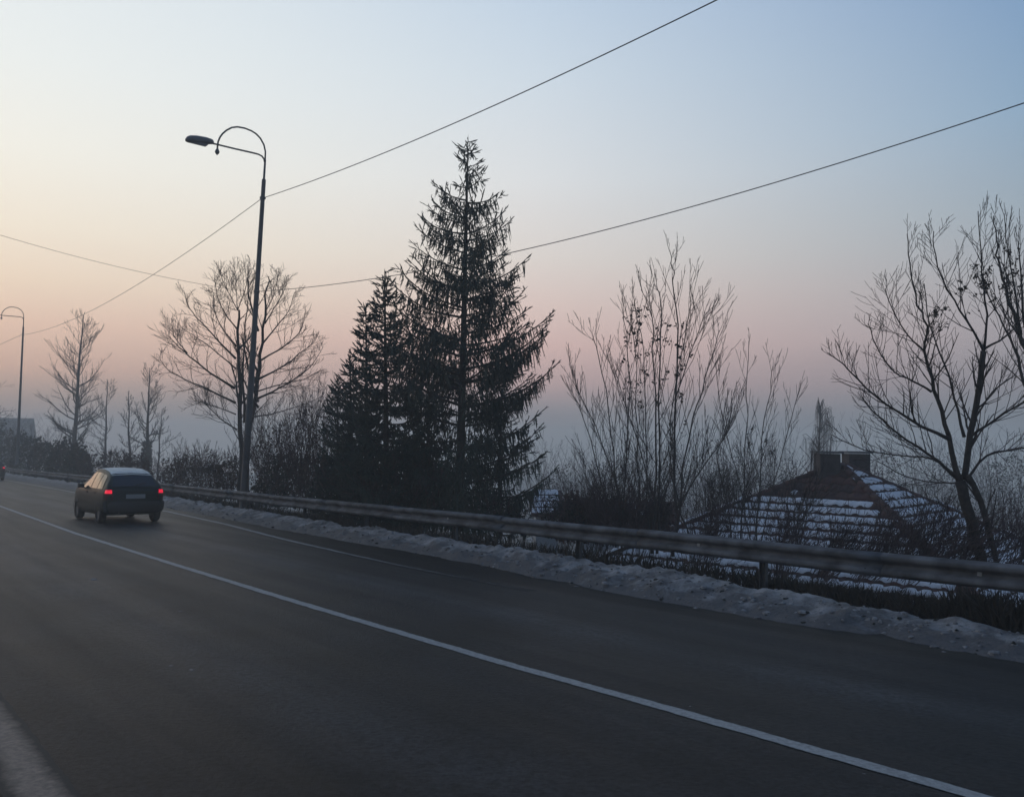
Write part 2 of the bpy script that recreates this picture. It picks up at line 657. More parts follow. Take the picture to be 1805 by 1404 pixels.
centre_n = lin([(-60, 6.4), (-10, 5.85), (2.6, 5.68), (5, 5.6), (7, 5.5), (9, 5.46), (12, 5.42), (18, 5.41), (25, 5.44), (39, 5.83), (60, 6.4), (90, 7.2), (200, 10)])
edge_n = lin([(-60, 9.6), (-10, 9.0), (8, 8.75), (12.6, 8.74), (14.5, 8.77), (17, 8.91), (20.5, 9.15), (25.7, 9.7), (32.3, 10.1), (42, 10.6), (54, 11.1), (73, 11.6), (200, 14.5)])
snow_n = lin([(-60, 10.3), (-10, 9.75), (3.9, 9.67), (5.8, 9.72), (7.2, 9.55), (9.3, 9.56), (12.6, 9.9), (17.2, 10.1), (23.6, 10.25), (34.6, 10.75), (50, 11.5), (80, 12.2), (200, 15)])
rail_n = lin([(-60, 11.5), (-10, 10.9), (8, 10.85), (20, 11.0), (28, 11.4), (36, 12.0), (50, 12.7), (70, 13.4), (200, 16.5)])
rail_h = lin([(-60, .87), (5, .87), (20, .85), (36, .78), (70, .72), (200, .72)])
near_n = lin([(-60, 1.3), (200, 1.5)])


def W(s, n, h=0.0):
    """a point of the place in the road's frame, h above the road surface"""
    return T * s + N * n + Vector((0, 0, zroad(s) + h))


def zterrain(s, n):
    b = zroad(s)
    rn = rail_n(s)
    if n < rn - 2.2:
        return b - .06 - (.02 * max(0, -n) if n > -30 else .6)
    if n < rn + .5:
        return b - .06
    d = n - rn - .5
    if d < 14:
        z = -.30 * d
    elif d < 60:
        z = -4.2 - .09 * (d - 14)
    elif d < 220:
        z = -8.3 - .02 * (d - 60)
    else:
        z = -11.5
    return max(b, -2.6) - .06 + z


def strip(name, s_list, n_funcs, h_func, material, parent=None, uv=False):
    mb = MB()
    nn = len(n_funcs)
    for s in s_list:
        for q, fn in enumerate(n_funcs):
            p = W(s, fn(s), h_func(s, q))
            mb.v.append(tuple(p))
    for a in range(len(s_list) - 1):
        for q in range(nn - 1):
            i = a * nn + q
            mb.f.append((i, i + 1, i + 1 + nn, i + nn))
            mb.m.append(0)
    o = mb.build(name, material, parent)
    # outward normals up
    me = o.data
    if me.polygons[0].normal.z < 0:
        me.flip_normals()
    if uv:
        lay = me.uv_layers.new(name='road')
        vals = []
        for li in range(len(me.loops)):
            vi = me.loops[li].vertex_index
            s = s_list[vi // nn]
            vals += [n_funcs[vi % nn](s) - centre_n(s), s]
        lay.data.foreach_set('uv', vals)
    return o


def frange(a, b, st):
    out, x = [], a
    while x < b - 1e-6:
        out.append(x)
        x += st
    out.append(b)
    return out


S_ROAD = frange(-60, 100, 1.0) + frange(102, 190, 4.0)
# terrain
mb = MB()
ss = frange(-300, -70, 20) + frange(-60, 100, 3) + frange(106, 200, 8) + frange(215, 400, 20)
ns = frange(-260, -20, 20) + frange(-15, 8, 3) + frange(8.6, 16, .6) + frange(16.8, 36, 1.6) + frange(40, 120, 6) + frange(130, 420, 20)
for s in ss:
    for n_ in ns:
        p = T * s + N * n_
        z = zterrain(s, n_)
        if n_ > rail_n(s) + 2:
            z += .35 * noise.noise(Vector((s * .15, n_ * .15, 0)))
        mb.v.append((p.x, p.y, z))
k = len(ns)
for a in range(len(ss) - 1):
    for q in range(k - 1):
        i = a * k + q
        mb.f.append((i, i + 1, i + 1 + k, i + k))
        mb.m.append(0)
ground = mb.build('ground', M['ground'], smooth=True)
if ground.data.polygons[0].normal.z < 0:
    ground.data.flip_normals()
tag(ground, 'snow patched slope falling away behind the guardrail into the valley', 'ground', kind='structure')

cross = [(lambda s, q=q: near_n(s) - .5 + (snow_n(s) + .9 - near_n(s) + .5) * q / 10) for q in range(11)]
road = strip('road', S_ROAD, cross, lambda s, q: 0.0, M['asphalt'], uv=True)
tag(road, 'dark grey two lane asphalt road running away downhill', 'road', kind='structure')


def ragged(amp, freq, seed, base):
    return lambda s: base(s) + amp * noise.noise(Vector((s * freq, seed, 0))) + amp * .6 * noise.noise(Vector((s * freq * 3.1, seed + 7, 0)))


def line_strip(s_list, lo, hi, material, wear):
    o = strip('edge_line', s_list, [lo, lambda s: (lo(s) + hi(s)) / 2, hi], lambda s, q: .004, material, road)
    line_uv(o, s_list, wear)
    return o


cl = line_strip(frange(-8, 40, .08) + frange(40.5, 150, .5), ragged(.014, 3.0, 1.3, lambda s: centre_n(s) - .075), ragged(.010, 3.0, 8.3, lambda s: centre_n(s) + .075),
                M['white_line'], lambda s: .06 * noise.noise(Vector((s * .6, 77, 0))))
cl.name = 'centre_line'
el = line_strip(frange(10.5, 60, .1) + frange(60.5, 150, .5), ragged(.02, 2.0, 21.3, lambda s: edge_n(s) - .10), ragged(.025, 2.0, 31.3, lambda s: edge_n(s) + .09),
                M['pale_line'], lambda s: -.24 + 1.15 * min(1, max(0, (23 - s) / 16)))
ne = line_strip(frange(-2, 60, .06), ragged(.04, 1.2, 41.3, lambda s: near_n(s) - .34), ragged(.04, 1.2, 51.3, lambda s: near_n(s) + .02), M['mud_line'], lambda s: 0.0)
ne['label'] = 'worn dusty pale line along the near edge of the road'
vg = strip('verge', S_ROAD, [lambda s: -14.0, lambda s: -4.0, lambda s: near_n(s) - .42], lambda s, q: (.3, .02, .008)[q], M['verge_soil'])
tag(vg, 'dark strip of gritty verge at the near road edge', 'verge', kind='structure')

# ------------------------------------------------------------------ ploughed snow along the far side
mb = MB()
s_sn = frange(-3, 14, .07) + frange(14.1, 45, .14) + frange(45.4, 130, .8)
NQ = 26
bank_u = []
for s in s_sn:
    n0 = snow_n(s) + .16 * noise.noise(Vector((s * .9, 3.3, 0))) + .06 * noise.noise(Vector((s * 4, 9.1, 0)))
    rn = rail_n(s)
    n1 = rn + .30
    crest_h = .27 + .05 * noise.noise(Vector((s * .5, 17.0, 0))) - (.10 if s < 5.5 else .10 * max(0, 1 - (s - 5.5) / 4))
    for q in range(NQ):
        u = q / (NQ - 1)
        n_ = n0 + (n1 - n0) * u
        prof = crest_h * (1 - (1 - min(u / .72, 1)) ** 1.7) if u < .72 else crest_h - (u - .72) / .28 * .42
        lump = .075 * noise.noise(Vector((s * 1.7, n_ * 2.6, 4.0))) + .05 * noise.noise(Vector((s * 5.0, n_ * 6.0, 1.0))) + .022 * noise.noise(Vector((s * 13, n_ * 15, 2.0)))
        h = -.015 + prof + lump * min(1, u * 5)
        p = W(s, n_, h)
        mb.v.append(tuple(p))
        bank_u.append(u)
for a in range(len(s_sn) - 1):
    for q in range(NQ - 1):
        i = a * NQ + q
        mb.f.append((i, i + 1, i + 1 + NQ, i + NQ))
        mb.m.append(0)
sb = mb.build('snow_bank', M['snow_dirty'], smooth=True)
if sum(p.normal.z for p in list(sb.data.polygons)[:50]) < 0:
    sb.data.flip_normals()
lay = sb.data.uv_layers.new(name='bank')
lay.data.foreach_set('uv', sum([[bank_u[lp_.vertex_index], 0.0] for lp_ in sb.data.loops], []))
tag(sb, 'dirty ploughed snow heaped along the foot of the guardrail', 'snow', kind='stuff')

# clods and crumbs in the snow
def clod(mb, p, r, rng):
    i0 = len(mb.v)
    k = 6
    a0 = rng.uniform(0, 6)
    ex_ = rng.uniform(.6, 1.7)
    for zz, f in ((-.3, 1.0), (.35, .75)):
        for j in range(k):
            a = a0 + 6.283 * j / k
            q = r * f * rng.uniform(.6, 1.2)
            mb.v.append((p.x + math.cos(a) * q * ex_, p.y + math.sin(a) * q, p.z + zz * r))
    mb.v.append((p.x, p.y, p.z + r * .6))
    for j in range(k):
        b = (j + 1) % k
        mb.f.append((i0 + j, i0 + b, i0 + k + b, i0 + k + j))
        mb.f.append((i0 + k + j, i0 + k + b, i0 + 2 * k))
        mb.m += [0, 0]


mb = MB()
mw = MB()
rng = random.Random(5)
sb_me = sb.data
for i in range(1500):
    a = int(rng.random() ** 1.3 * 460)
    q = int(rng.random() * 20)
    v = sb_me.vertices[a * NQ + q].co
    p = Vector(v) + Vector((rng.gauss(0, .03), rng.gauss(0, .03), 0))
    if i % 3 == 0:
        clod(mb, p, rng.uniform(.008, .028) * (1 if rng.random() < .9 else 1.6), rng)
    else:
        clod(mw, p, rng.uniform(.015, .05), rng)
o = mb.build('clods', M['verge_soil'])
tag(o, 'dark clods and dead leaves scattered over the ploughed snow', 'debris', kind='stuff')
o = mw.build('snow_lumps', M['snow_grey'])
tag(o, 'crusty lumps of grey snow broken off along the bank', 'snow', kind='stuff')

# ------------------------------------------------------------------ guardrail
gr = empty('guardrail', W(6, rail_n(6), 0))
tag(gr, 'long galvanised double wave steel guardrail along the far roadside', 'guardrail')
WPROF = [(.012, .0), (.02, .006), (.078, .034), (.088, .044), (.090, .060), (.088, .088), (.078, .098), (.016, .130), (.004, .140), (.0, .156),
         (.004, .172), (.016, .182), (.078, .214), (.088, .224), (.090, .252), (.088, .268), (.078, .278), (.02, .306), (.012, .312)]   # (towards road, up)


def along(s):
    e = .5
    a, b = W(s - e, rail_n(s - e)), W(s + e, rail_n(s + e))
    d = (b - a).normalized()
    out = Vector((-d.y, d.x, 0)).normalized()
    if out.dot(N) > 0:
        out = -out
    return d, out           # direction along, direction towards the road


seg_edges = frange(-6, 98, 4.0)
rr = random.Random(3)
for a, b in zip(seg_edges[:-1], seg_edges[1:]):
    mb = MB()
    js = frange(a, b + .25, .5 if a < 30 else 1.0)
    jit = rr.uniform(-.012, .012)
    jit2 = rr.uniform(-.012, .012)
    for s in js:
        d, out = along(s)
        lap = .014 if (int(a / 4) % 2) else 0
        tt = (s - a) / (b - a)
        base = W(s, rail_n(s), rail_h(s) - .312) + Vector((0, 0, jit * (1 - tt) + jit2 * tt))
        for (o_, z_) in WPROF:
            p = base + out * (o_ + lap) + Vector((0, 0, z_))
            mb.v.append(tuple(p))
    kk = len(WPROF)
    for x in range(len(js) - 1):
        for y in range(kk - 1):
            i = x * kk + y
            mb.f.append((i, i + 1, i + 1 + kk, i + kk))
            mb.m.append(0)
    ob = mb.build('rail_beam', M['steel'], smooth=True)
    keep(ob, gr)
    so = ob.modifiers.new('thick', 'SOLIDIFY')
    so.thickness = .004
    # post behind the joint
    s = a + 1.9
    d, out = along(s)
    rz = math.atan2(d.y, d.x)
    mb = MB()
    zt = rail_h(s) - .03
    c = W(s, rail_n(s), 0) - out * .14
    # C-section post
    mb.box(c + Vector((0, 0, (zt - .9) / 2)), (.10, .006, zt + .9), rz)
    mb.box(c + d * .05 + out * .03 + Vector((0, 0, (zt - .9) / 2)), (.006, .066, zt + .9), rz)
    mb.box(c - d * .05 + out * .03 + Vector((0, 0, (zt - .9) / 2)), (.006, .066, zt + .9), rz)
    po = keep(mb.build('post', M['steel_dark']), gr)
    mb = MB()
    mb.box(c + out * .093 + Vector((0, 0, zt - .125)), (.08, .09, .2), rz)
    keep(mb.build('spacer_block', M['steel_dark']), gr)
    # bolts at post and joint
    if a < 40:
        for sb_, zz in ((s, .155), (a + .06, .082), (a + .06, .235), (a + .2, .082), (a + .2, .235)):
            dd, oo = along(sb_)
            base = W(sb_, rail_n(sb_), rail_h(sb_) - .312 + zz)
            dep = .014 if abs(zz - .155) < .01 else .083
            mb = MB()
            mb.tube([base + oo * dep, base + oo * (dep + .016)], [.016, .013], 6)
            keep(mb.build('bolt', M['steel_dark']), gr)
# small pale reflectors in the trough of the beam
for px in (1721, 1232, 795):
    best = min(frange(2, 40, .1), key=lambda s: abs((lambda q: (902.5 + F0 * q.x / q.y))(W(s, rail_n(s))) - px))
    d, out = along(best)
    c = W(best, rail_n(best), rail_h(best) - .156) + out * .03
    mb = MB()
    mb.box(c, (.05, .012, .045), math.atan2(d.y, d.x))
    keep(mb.build('reflector', M['paint_white']), gr)

# ------------------------------------------------------------------ street lamps
def lathe(mb, prof, k=14, c=Vector((0, 0, 0)), m=0):
    i0 = len(mb.v)
    for r, z in prof:
        for j in range(k):
            a = 2 * math.pi * j / k
            mb.v.append((c.x + r * math.cos(a), c.y + r * math.sin(a), c.z + z))
    for q in range(len(prof) - 1):
        for j in range(k):
            a = i0 + q * k + j
            b = i0 + q * k + (j + 1) % k
            mb.f.append((a, b, b + k, a + k))
            mb.m.append(m)
    mb.f.append(tuple(i0 + (len(prof) - 1) * k + j for j in range(k)))
    mb.m.append(m)


def rail_depth(px):
    """distance at which the line of sight through a picture column meets the guardrail"""
    best = min(frange(2, 120, .1), key=lambda s_: abs(W0 / 2 + F0 * W(s_, rail_n(s_)).x / W(s_, rail_n(s_)).y - px))
    return W(best, rail_n(best)).y


d_l1 = rail_depth(440) + .9
lp = P(428.5, 872, d_l1)
LAMP1 = Vector((lp.x, lp.y, P(430, 868, d_l1).z - .85))


def arm_plane(px, py):
    """place in the lamp's own plane (outreach, height) of a point seen in the picture"""
    d = ray(px, py)
    o_ = Vector((0, 0, CAM_H)) - LAMP1
    # LAMP1 + (-N)*L
    m_ = N.cross(Vector((0, 0, 1)))
    t = -o_.dot(m_) / d.dot(m_)
    h_ = o_ + d * t
    return (-h_.dot(N), h_.z)


LEAN = arm_plane(463, 285)[0]


def ap(px, py):
    L, z = arm_plane(px, py)
    return (L - LEAN, z)


def make_lamp():
    root = empty('street_lamp')
    V = Vector
    zt = ap(463, 322)[1]
    mb = MB()
    lathe(mb, [(.2, 0), (.2, .03), (.13, .06), (.125, .9), (.115, 3), (.10, 5.5), (.082, 8.2), (.07, zt), (.07, zt + .05)])
    pole = mb.build('pole', M['lamp_paint'], root, True)
    hoop_px = [(463, 287), (463, 270), (460, 258), (453.6, 247), (446, 239.5), (438, 234.5), (426, 230), (413, 228), (403, 229.5), (394, 234.5), (387, 241), (383, 247), (380, 255), (379, 266)]
    hoop = [ap(*q) for q in hoop_px]
    hoop[0] = (0, hoop[0][1])
    mb = MB()
    lathe(mb, [(.07, zt + .05), (.04, zt + .08), (.036, hoop[0][1] + .05), (.0, hoop[0][1] + .06)], 10)
    mb.tube([V((x, 0, z)) for x, z in hoop], [.030] * len(hoop), 8)
    mb.build('hoop', M['lamp_paint'], root, True)
    arm = [ap(*q) for q in [(463, 291), (461, 283), (457, 278), (451, 275), (440, 272.5), (410, 266.5), (378, 259.6), (368, 257.5)]]
    arm[0] = (0, arm[0][1])
    mb = MB()
    mb.tube([V((x, 0, z)) for x, z in arm], [.030] * len(arm), 8)
    mb.build('arm', M['lamp_paint'], root, True)
    fx, fz = ap(379, 273)
    mb = MB()
    lathe(mb, [(.0, fz - .11), (.03, fz - .08), (.075, fz - .02), (.08, fz + .02), (.045, fz + .09), (.032, fz + .13)], 10, V((fx, 0, 0)))
    mb.build('finial', M['lamp_head'], root, True)
    # lantern head: tapered housing with a flat glass underneath
    hx0, hz0 = ap(372, 256)
    hx1, hz1 = ap(323, 252)
    HL = hx1 - hx0
    mb = MB()
    prof = [(0, .05, .06), (.06, .10, .12), (.3, .15, .17), (.62, .17, .19), (.85, .16, .17), (.95, .12, .12), (1.0, .05, .05)]
    kk = 12
    for t, hw, hh in prof:
        zc = hz0 + (hz1 - hz0) * t - .02
        for j in range(kk):
            a = 2 * math.pi * j / kk
            zz = math.sin(a)
            zz = zz * hh if zz > 0 else zz * hh * .45
            mb.v.append((hx0 + HL * t, hw * math.cos(a), zc + zz))
    for q in range(len(prof) - 1):
        for j in range(kk):
            a, b = q * kk + j, q * kk + (j + 1) % kk
            mb.f.append((a, b, b + kk, a + kk))
            mb.m.append(0)
    mb.f.append(tuple(range(kk))[::-1])
    mb.m.append(0)
    mb.f.append(tuple((len(prof) - 1) * kk + j for j in range(kk)))
    mb.m.append(0)
    head = mb.build('lamp_head', M['lamp_head'], root, True)
    mb = MB()
    zg = (hz0 + hz1) / 2 - .07
    xa, xb = hx0 + HL * .2, hx0 + HL * .85
    mb.v = [(xa, -.11, zg), (xb, -.11, zg), (xb, .11, zg), (xa, .11, zg), (xa + .05, -.08, zg - .06), (xb - .05, -.08, zg - .06), (xb - .05, .08, zg - .06), (xa + .05, .08, zg - .06)]
    mb.f = [(0, 1, 2, 3), (7, 6, 5, 4), (0, 4, 5, 1), (1, 5, 6, 2), (2, 6, 7, 3), (3, 7, 4, 0)]
    mb.m = [0] * 6
    mb.build('glass_cover', M['lamp_glass'], head)
    mb = MB()
    for z in (ZC_HI, ZC_LO):
        lathe(mb, [(.085, z), (.105, z + .01), (.105, z + .07), (.085, z + .08)], 12)
        mb.tube([V((0, -.09, z + .04)), V((0, -.24, z + .02))], [.014, .014], 6)
        mb.tube([V((0, .09, z + .04)), V((0, .24, z + .02))], [.014, .014], 6)
    mb.build('cable_clamp', M['lamp_head'], root)
    mb = MB()
    mb.box((.0, -.15, 1.2), (.14, .01, .4))
    mb.build('access_door', M['lamp_paint'], root)
    return root


ZC_HI = ap(465, 354)[1]
ZC_LO = ap(455, 517)[1]
arm_ang = math.atan2(-N.y, -N.x)
lamp = make_lamp()
lamp.location = LAMP1
lamp.rotation_euler = (Matrix.Rotation(R(1.75), 4, 'Y') @ Matrix.Rotation(arm_ang, 4, 'Z')).to_euler()
bpy.context.view_layer.update()
tag(lamp, 'tall street lamp with hooped top behind the guardrail beside the twin stemmed bare tree', 'street lamp', 'street lamps along the guardrail')
lamp2 = copy_tree(lamp)
d_l2 = rail_depth(36) + .6
q = P(40, 600, d_l2)
LAMP2 = Vector((q.x, q.y, P(18, 543, d_l2).z - ap(413, 228)[1]))
lamp2.location = LAMP2
lamp2.rotation_euler = (0, 0, arm_ang + .05)
tag(lamp2, 'distant hazy street lamp with hooped top cut off by the left edge of the picture', 'street lamp', 'street lamps along the guardrail')
bpy.context.view_layer.update()

# ------------------------------------------------------------------ overhead cables
def cable(name, a, b, sag, r, label, nseg=40):
    pts = []
    for i in range(nseg + 1):
        t = i / nseg
        p = a.lerp(b, t)
        p.z -= sag * 4 * t * (1 - t)
        pts.append(p)
    mb = MB()
    mb.tube(pts, [r] * len(pts), 6)
    o = mb.build(name, M['cable'], smooth=True)
    return tag(o, label, 'cable', 'overhead cables')


cl_hi1 = lamp.matrix_world @ Vector((0, -.1, ZC_HI + .03))
cl_lo1 = lamp.matrix_world @ Vector((0, .0, ZC_LO + .03))
cl_hi2 = lamp2.matrix_world @ Vector((0, .1, ZC_HI + .03))
cable('overhead_cable', lamp.matrix_world @ Vector((0, .22, ZC_HI + .02)), P(2350, -560, 9.0), .45, .012, 'upper overhead cable rising from the lamp post across the top of the picture')
cable('overhead_cable', lamp.matrix_world @ Vector((0, -.22, ZC_HI + .02)), cl_hi2 + Vector((.1, 0, 0)), .9, .011, 'overhead cable sagging between the two street lamps')
cable('overhead_cable', cl_hi2 - Vector((.1, 0, 0)), P(-300, 712, 110), .6, .014, 'short end of overhead cable running off past the distant lamp')
low1 = lamp.matrix_world @ Vector((0, 0, ZC_LO + .02))
cable('overhead_cable', lamp.matrix_world @ Vector((0, .22, ZC_LO + .02)), P(2150, 62, 13), .75, .0105, 'lower overhead cable passing behind the tall spruce to the right edge')
cable('overhead_cable', lamp.matrix_world @ Vector((0, -.22, ZC_LO + .02)), P(-260, 327, 24), .35, .006, 'thin overhead cable coming down to the lamp post from the left edge')


# ------------------------------------------------------------------ trees
def grow(mb, tw, p0, d0, length, r0, level, rng, spread=.6, up=.35, ratio=.55, kids=7, wob=.12, minr=.006, start=.25, maxlev=3):
    """a branch and, along it, its side branches; heavy wood goes into mb, twigs into tw"""
    nseg = 6 if level <= 1 else (4 if level == 2 else 3)
    pts = [p0.copy()]
    d = d0.normalized()
    dirs = [d.copy()]
    for i in range(nseg):
        d = (d + Vector((rng.gauss(0, wob), rng.gauss(0, wob), rng.gauss(0, wob) + up * .25))).normalized()
        pts.append(pts[-1] + d * (length / nseg))
        dirs.append(d.copy())
    r1 = max(minr * .8, r0 * .3)
    rad = [max(minr, r0 + (r1 - r0) * i / nseg) for i in range(nseg + 1)]
    (mb if r0 > .03 else tw).tube(pts, rad, 5 if r0 > .03 else 3, cap=r0 > .03)
    if level >= maxlev:
        return
    nk = max(2, int(kids * (.7 + .6 * rng.random())))
    for j in range(nk):
        t = start + (1 - start) * (j + rng.random() * .8) / nk
        t = min(t, .98)
        x = t * nseg
        i = int(x)
        p = pts[i].lerp(pts[min(i + 1, nseg)], x - i)
        dd = dirs[min(i + 1, nseg)]
        side = dd.cross(Vector((rng.gauss(0, 1), rng.gauss(0, 1), rng.gauss(0, 1))))
        if side.length < 1e-4:
            continue
        side.normalize()
        cd = (dd + side * spread * rng.uniform(.7, 1.3) + Vector((0, 0, up * .35))).normalized()
        rr_ = rad[min(i, nseg)] * rng.uniform(.45, .7)
        grow(mb, tw, p, cd, length * ratio * rng.uniform(.6, 1.15) * (1.1 - .55 * t), max(minr, rr_), level + 1, rng, spread, up, ratio, max(2, int(kids * .75)), wob, minr, .2, maxlev)


def limb_px(mb, tw, pix, depth, r0, r1, rng, dspread=.35, kids=8, klen=.9, spread=.65, up=.4, ratio=.55, minr=.006, maxlev=3, wob=.1, start=.15, dz0=0.0, subk=4):
    """a limb given by its course in the picture; it also leans towards or away from the viewer"""
    sgn = rng.uniform(-1, 1) * dspread
    base = P(pix[0][0], pix[0][1], depth)
    raw = []
    L = 0
    for i, (x, y) in enumerate(pix):
        q = P(x, y, depth)
        if i:
            L += (q - raw[-1]).length
        raw.append(q)
    acc = 0
    ctrl = []
    for i, (x, y) in enumerate(pix):
        if i:
            acc += (raw[i] - raw[i - 1]).length
        ctrl.append(P(x, y, depth + dz0 + sgn * acc))
    # smooth the course
    pts = []
    n_ = len(ctrl)
    for i in range(n_ - 1):
        a, b = ctrl[i], ctrl[i + 1]
        pm = ctrl[i - 1] if i else a * 2 - b
        pn = ctrl[i + 2] if i + 2 < n_ else b * 2 - a
        for q in range(3):
            t = q / 3
            v = .5 * ((2 * a) + (b - pm) * t + (2 * pm - 5 * a + 4 * b - pn) * t * t + (3 * a - pm - 3 * b + pn) * t ** 3)
            w = .012 * L * .3
            pts.append(v + Vector((rng.gauss(0, w), rng.gauss(0, w), rng.gauss(0, w))) * (1 if (i or q) else 0))
    pts.append(ctrl[-1])
    m = len(pts)
    rad = [r0 + (r1 - r0) * (i / (m - 1)) ** (.8 if r0 > .11 else .5) for i in range(m)]
    (mb if r0 > .025 else tw).tube(pts, rad, 8 if r0 > .1 else 5)
    for j in range(kids):
        t = start + (1 - start) * (j + rng.random() * .9) / kids
        t = min(t, .985)
        x = t * (m - 1)
        i = min(int(x), m - 2)
        p = pts[i].lerp(pts[i + 1], x - i)
        dd = (pts[i + 1] - pts[i]).normalized()
        side = dd.cross(Vector((rng.gauss(0, 1), rng.gauss(0, 1), rng.gauss(0, 1))))
        side.normalize()
        cd = (dd * .8 + side * spread * rng.uniform(.7, 1.4) + Vector((0, 0, up * .5))).normalized()
        grow(mb, tw, p, cd, klen * rng.uniform(.6, 1.25) * (1.2 - .82 * t), max(minr, min(.026, rad[i] * rng.uniform(.35, .55))), 2, rng, spread, up, ratio, subk, wob, minr, .2, maxlev)
    return pts


def seen_at(v):
    """picture position of a point of the place"""
    q = Vector(v) - Vector((0, 0, CAM_H))
    f_ = q.dot(fwd)
    return W0 / 2 + F0 * q.dot(right) / f_, H0 / 2 - F0 * q.dot(upv) / f_


def hang_leaves(lv, tw, boxes, count, size, rng):
    """dry leaves left hanging in small bunches on the twigs inside the given areas"""
    cand = []
    for v in tw.v[::3]:
        x, y = seen_at(v)
        for (x0, y0, x1, y1) in boxes:
            if x0 < x < x1 and y0 < y < y1:
                cand.append(v)
                break
    if not cand:
        return
    for i in range(count):
        q = Vector(rng.choice(cand))
        for j in range(rng.randint(1, 5)):
            leaf(lv, q + Vector((rng.gauss(0, size * .6), rng.gauss(0, size * .6), rng.uniform(-size * 1.3, 0))), size * rng.uniform(.6, 1.2), rng)


def leaf(mb, p, size, rng):
    a = Vector((rng.gauss(0, 1), rng.gauss(0, 1), rng.gauss(0, 1))).normalized()
    b = a.orthogonal().normalized()
    b.rotate(Matrix.Rotation(rng.uniform(0, 6.28), 3, a))
    c = a.cross(b)
    i = len(mb.v)
    s = size
    mb.v += [tuple(p - b * s * .6), tuple(p + c * s * .4 + a * s * .12), tuple(p + b * s * .7), tuple(p - c * s * .4 + a * s * .12)]
    mb.f.append((i, i + 1, i + 2, i + 3))
    mb.m.append(0)


def finish_tree(name, base, trunk, twigs, label, group=None, leaves=None, bark='bark', twigm='twig', cat='tree'):
    root = empty(name, base)
    keep(trunk.build('trunk', M[bark], smooth=True), root)
    if twigs.f:
        keep(twigs.build('crown', M[twigm]), root)
    if leaves and leaves.f:
        keep(leaves.build('leaves', M['dry_leaf']), root)
    tag(root, label, cat, group)
    return root


# --- big twin-stemmed bare tree behind the lamp
rng = random.Random(21)
tr, tw = MB(), MB()
D = 34.5
limb_px(tr, tw, [(425, 905), (424, 850), (424, 760), (420, 650), (419, 560), (419, 545)], D, .15, .024, rng, .0, 10, 1.5, up=.3)
limb_px(tr, tw, [(436, 905), (434, 850), (437, 780), (447, 715), (458, 650), (466, 580), (470, 520), (473, 487)], D, .15, .02, rng, .03, 12, 1.5, up=.3)
limb_px(tr, tw, [(431, 745), (429, 650), (430, 600), (437, 520), (438, 470)], D, .07, .012, rng, .1, 10, 1.0)
A_LIMBS = [
    ([(419, 547), (405, 520), (393, 495), (388, 474)], .03), ([(419, 546), (416, 510), (414, 470)], .03), ([(419, 546), (432, 510), (441, 474)], .03),
    ([(418, 757), (388, 737), (364, 712), (362, 705)], .05), ([(415, 710), (370, 688), (325, 668), (292, 648), (280, 628)], .075),
    ([(414, 684), (372, 658), (335, 628), (310, 605), (294, 590)], .085), ([(330, 622), (316, 605), (306, 590), (302, 560)], .04),
    ([(416, 632), (385, 600), (356, 568), (332, 540), (324, 512)], .07), ([(417, 610), (392, 578), (378, 548), (376, 520)], .05),
    ([(418, 580), (396, 552), (384, 525), (378, 492)], .045), ([(416, 650), (372, 612), (340, 590), (322, 580)], .045),
    ([(445, 735), (485, 728), (530, 714), (565, 700)], .05), ([(448, 705), (480, 690), (520, 668), (552, 640), (570, 610)], .085),
    ([(455, 668), (500, 645), (535, 618), (556, 600)], .07), ([(460, 635), (500, 610), (528, 585), (537, 556)], .06),
    ([(463, 605), (490, 572), (510, 545), (519, 515)], .055), ([(467, 570), (482, 545), (497, 520), (506, 495)], .045),
    ([(452, 690), (500, 676), (535, 668), (560, 655)], .045), ([(416, 730), (380, 716), (340, 705)], .04), ([(470, 545), (484, 515), (492, 480)], .035)]
for pix, r in A_LIMBS:
    limb_px(tr, tw, pix, D, r * .75, .010, rng, .7, 17, 1.25, up=.38, spread=.8, wob=.14, subk=6, ratio=.5)
for i in range(10):
    h = rng.uniform(720, 560)
    b = P(421 if i % 2 else 455, h, D)
    dd = Vector((rng.uniform(-.5, .5), 1 if i % 2 else -1, .55))
    grow(tr, tw, b, dd, rng.uniform(1.6, 2.6), .055, 1, rng, .6, .4, .5, 8)
finish_tree('bare_tree', P(430, 905, D), tr, tw, 'large bare twin stemmed tree with wide upswept crown behind the tall street lamp', 'bare winter trees', bark='bark')


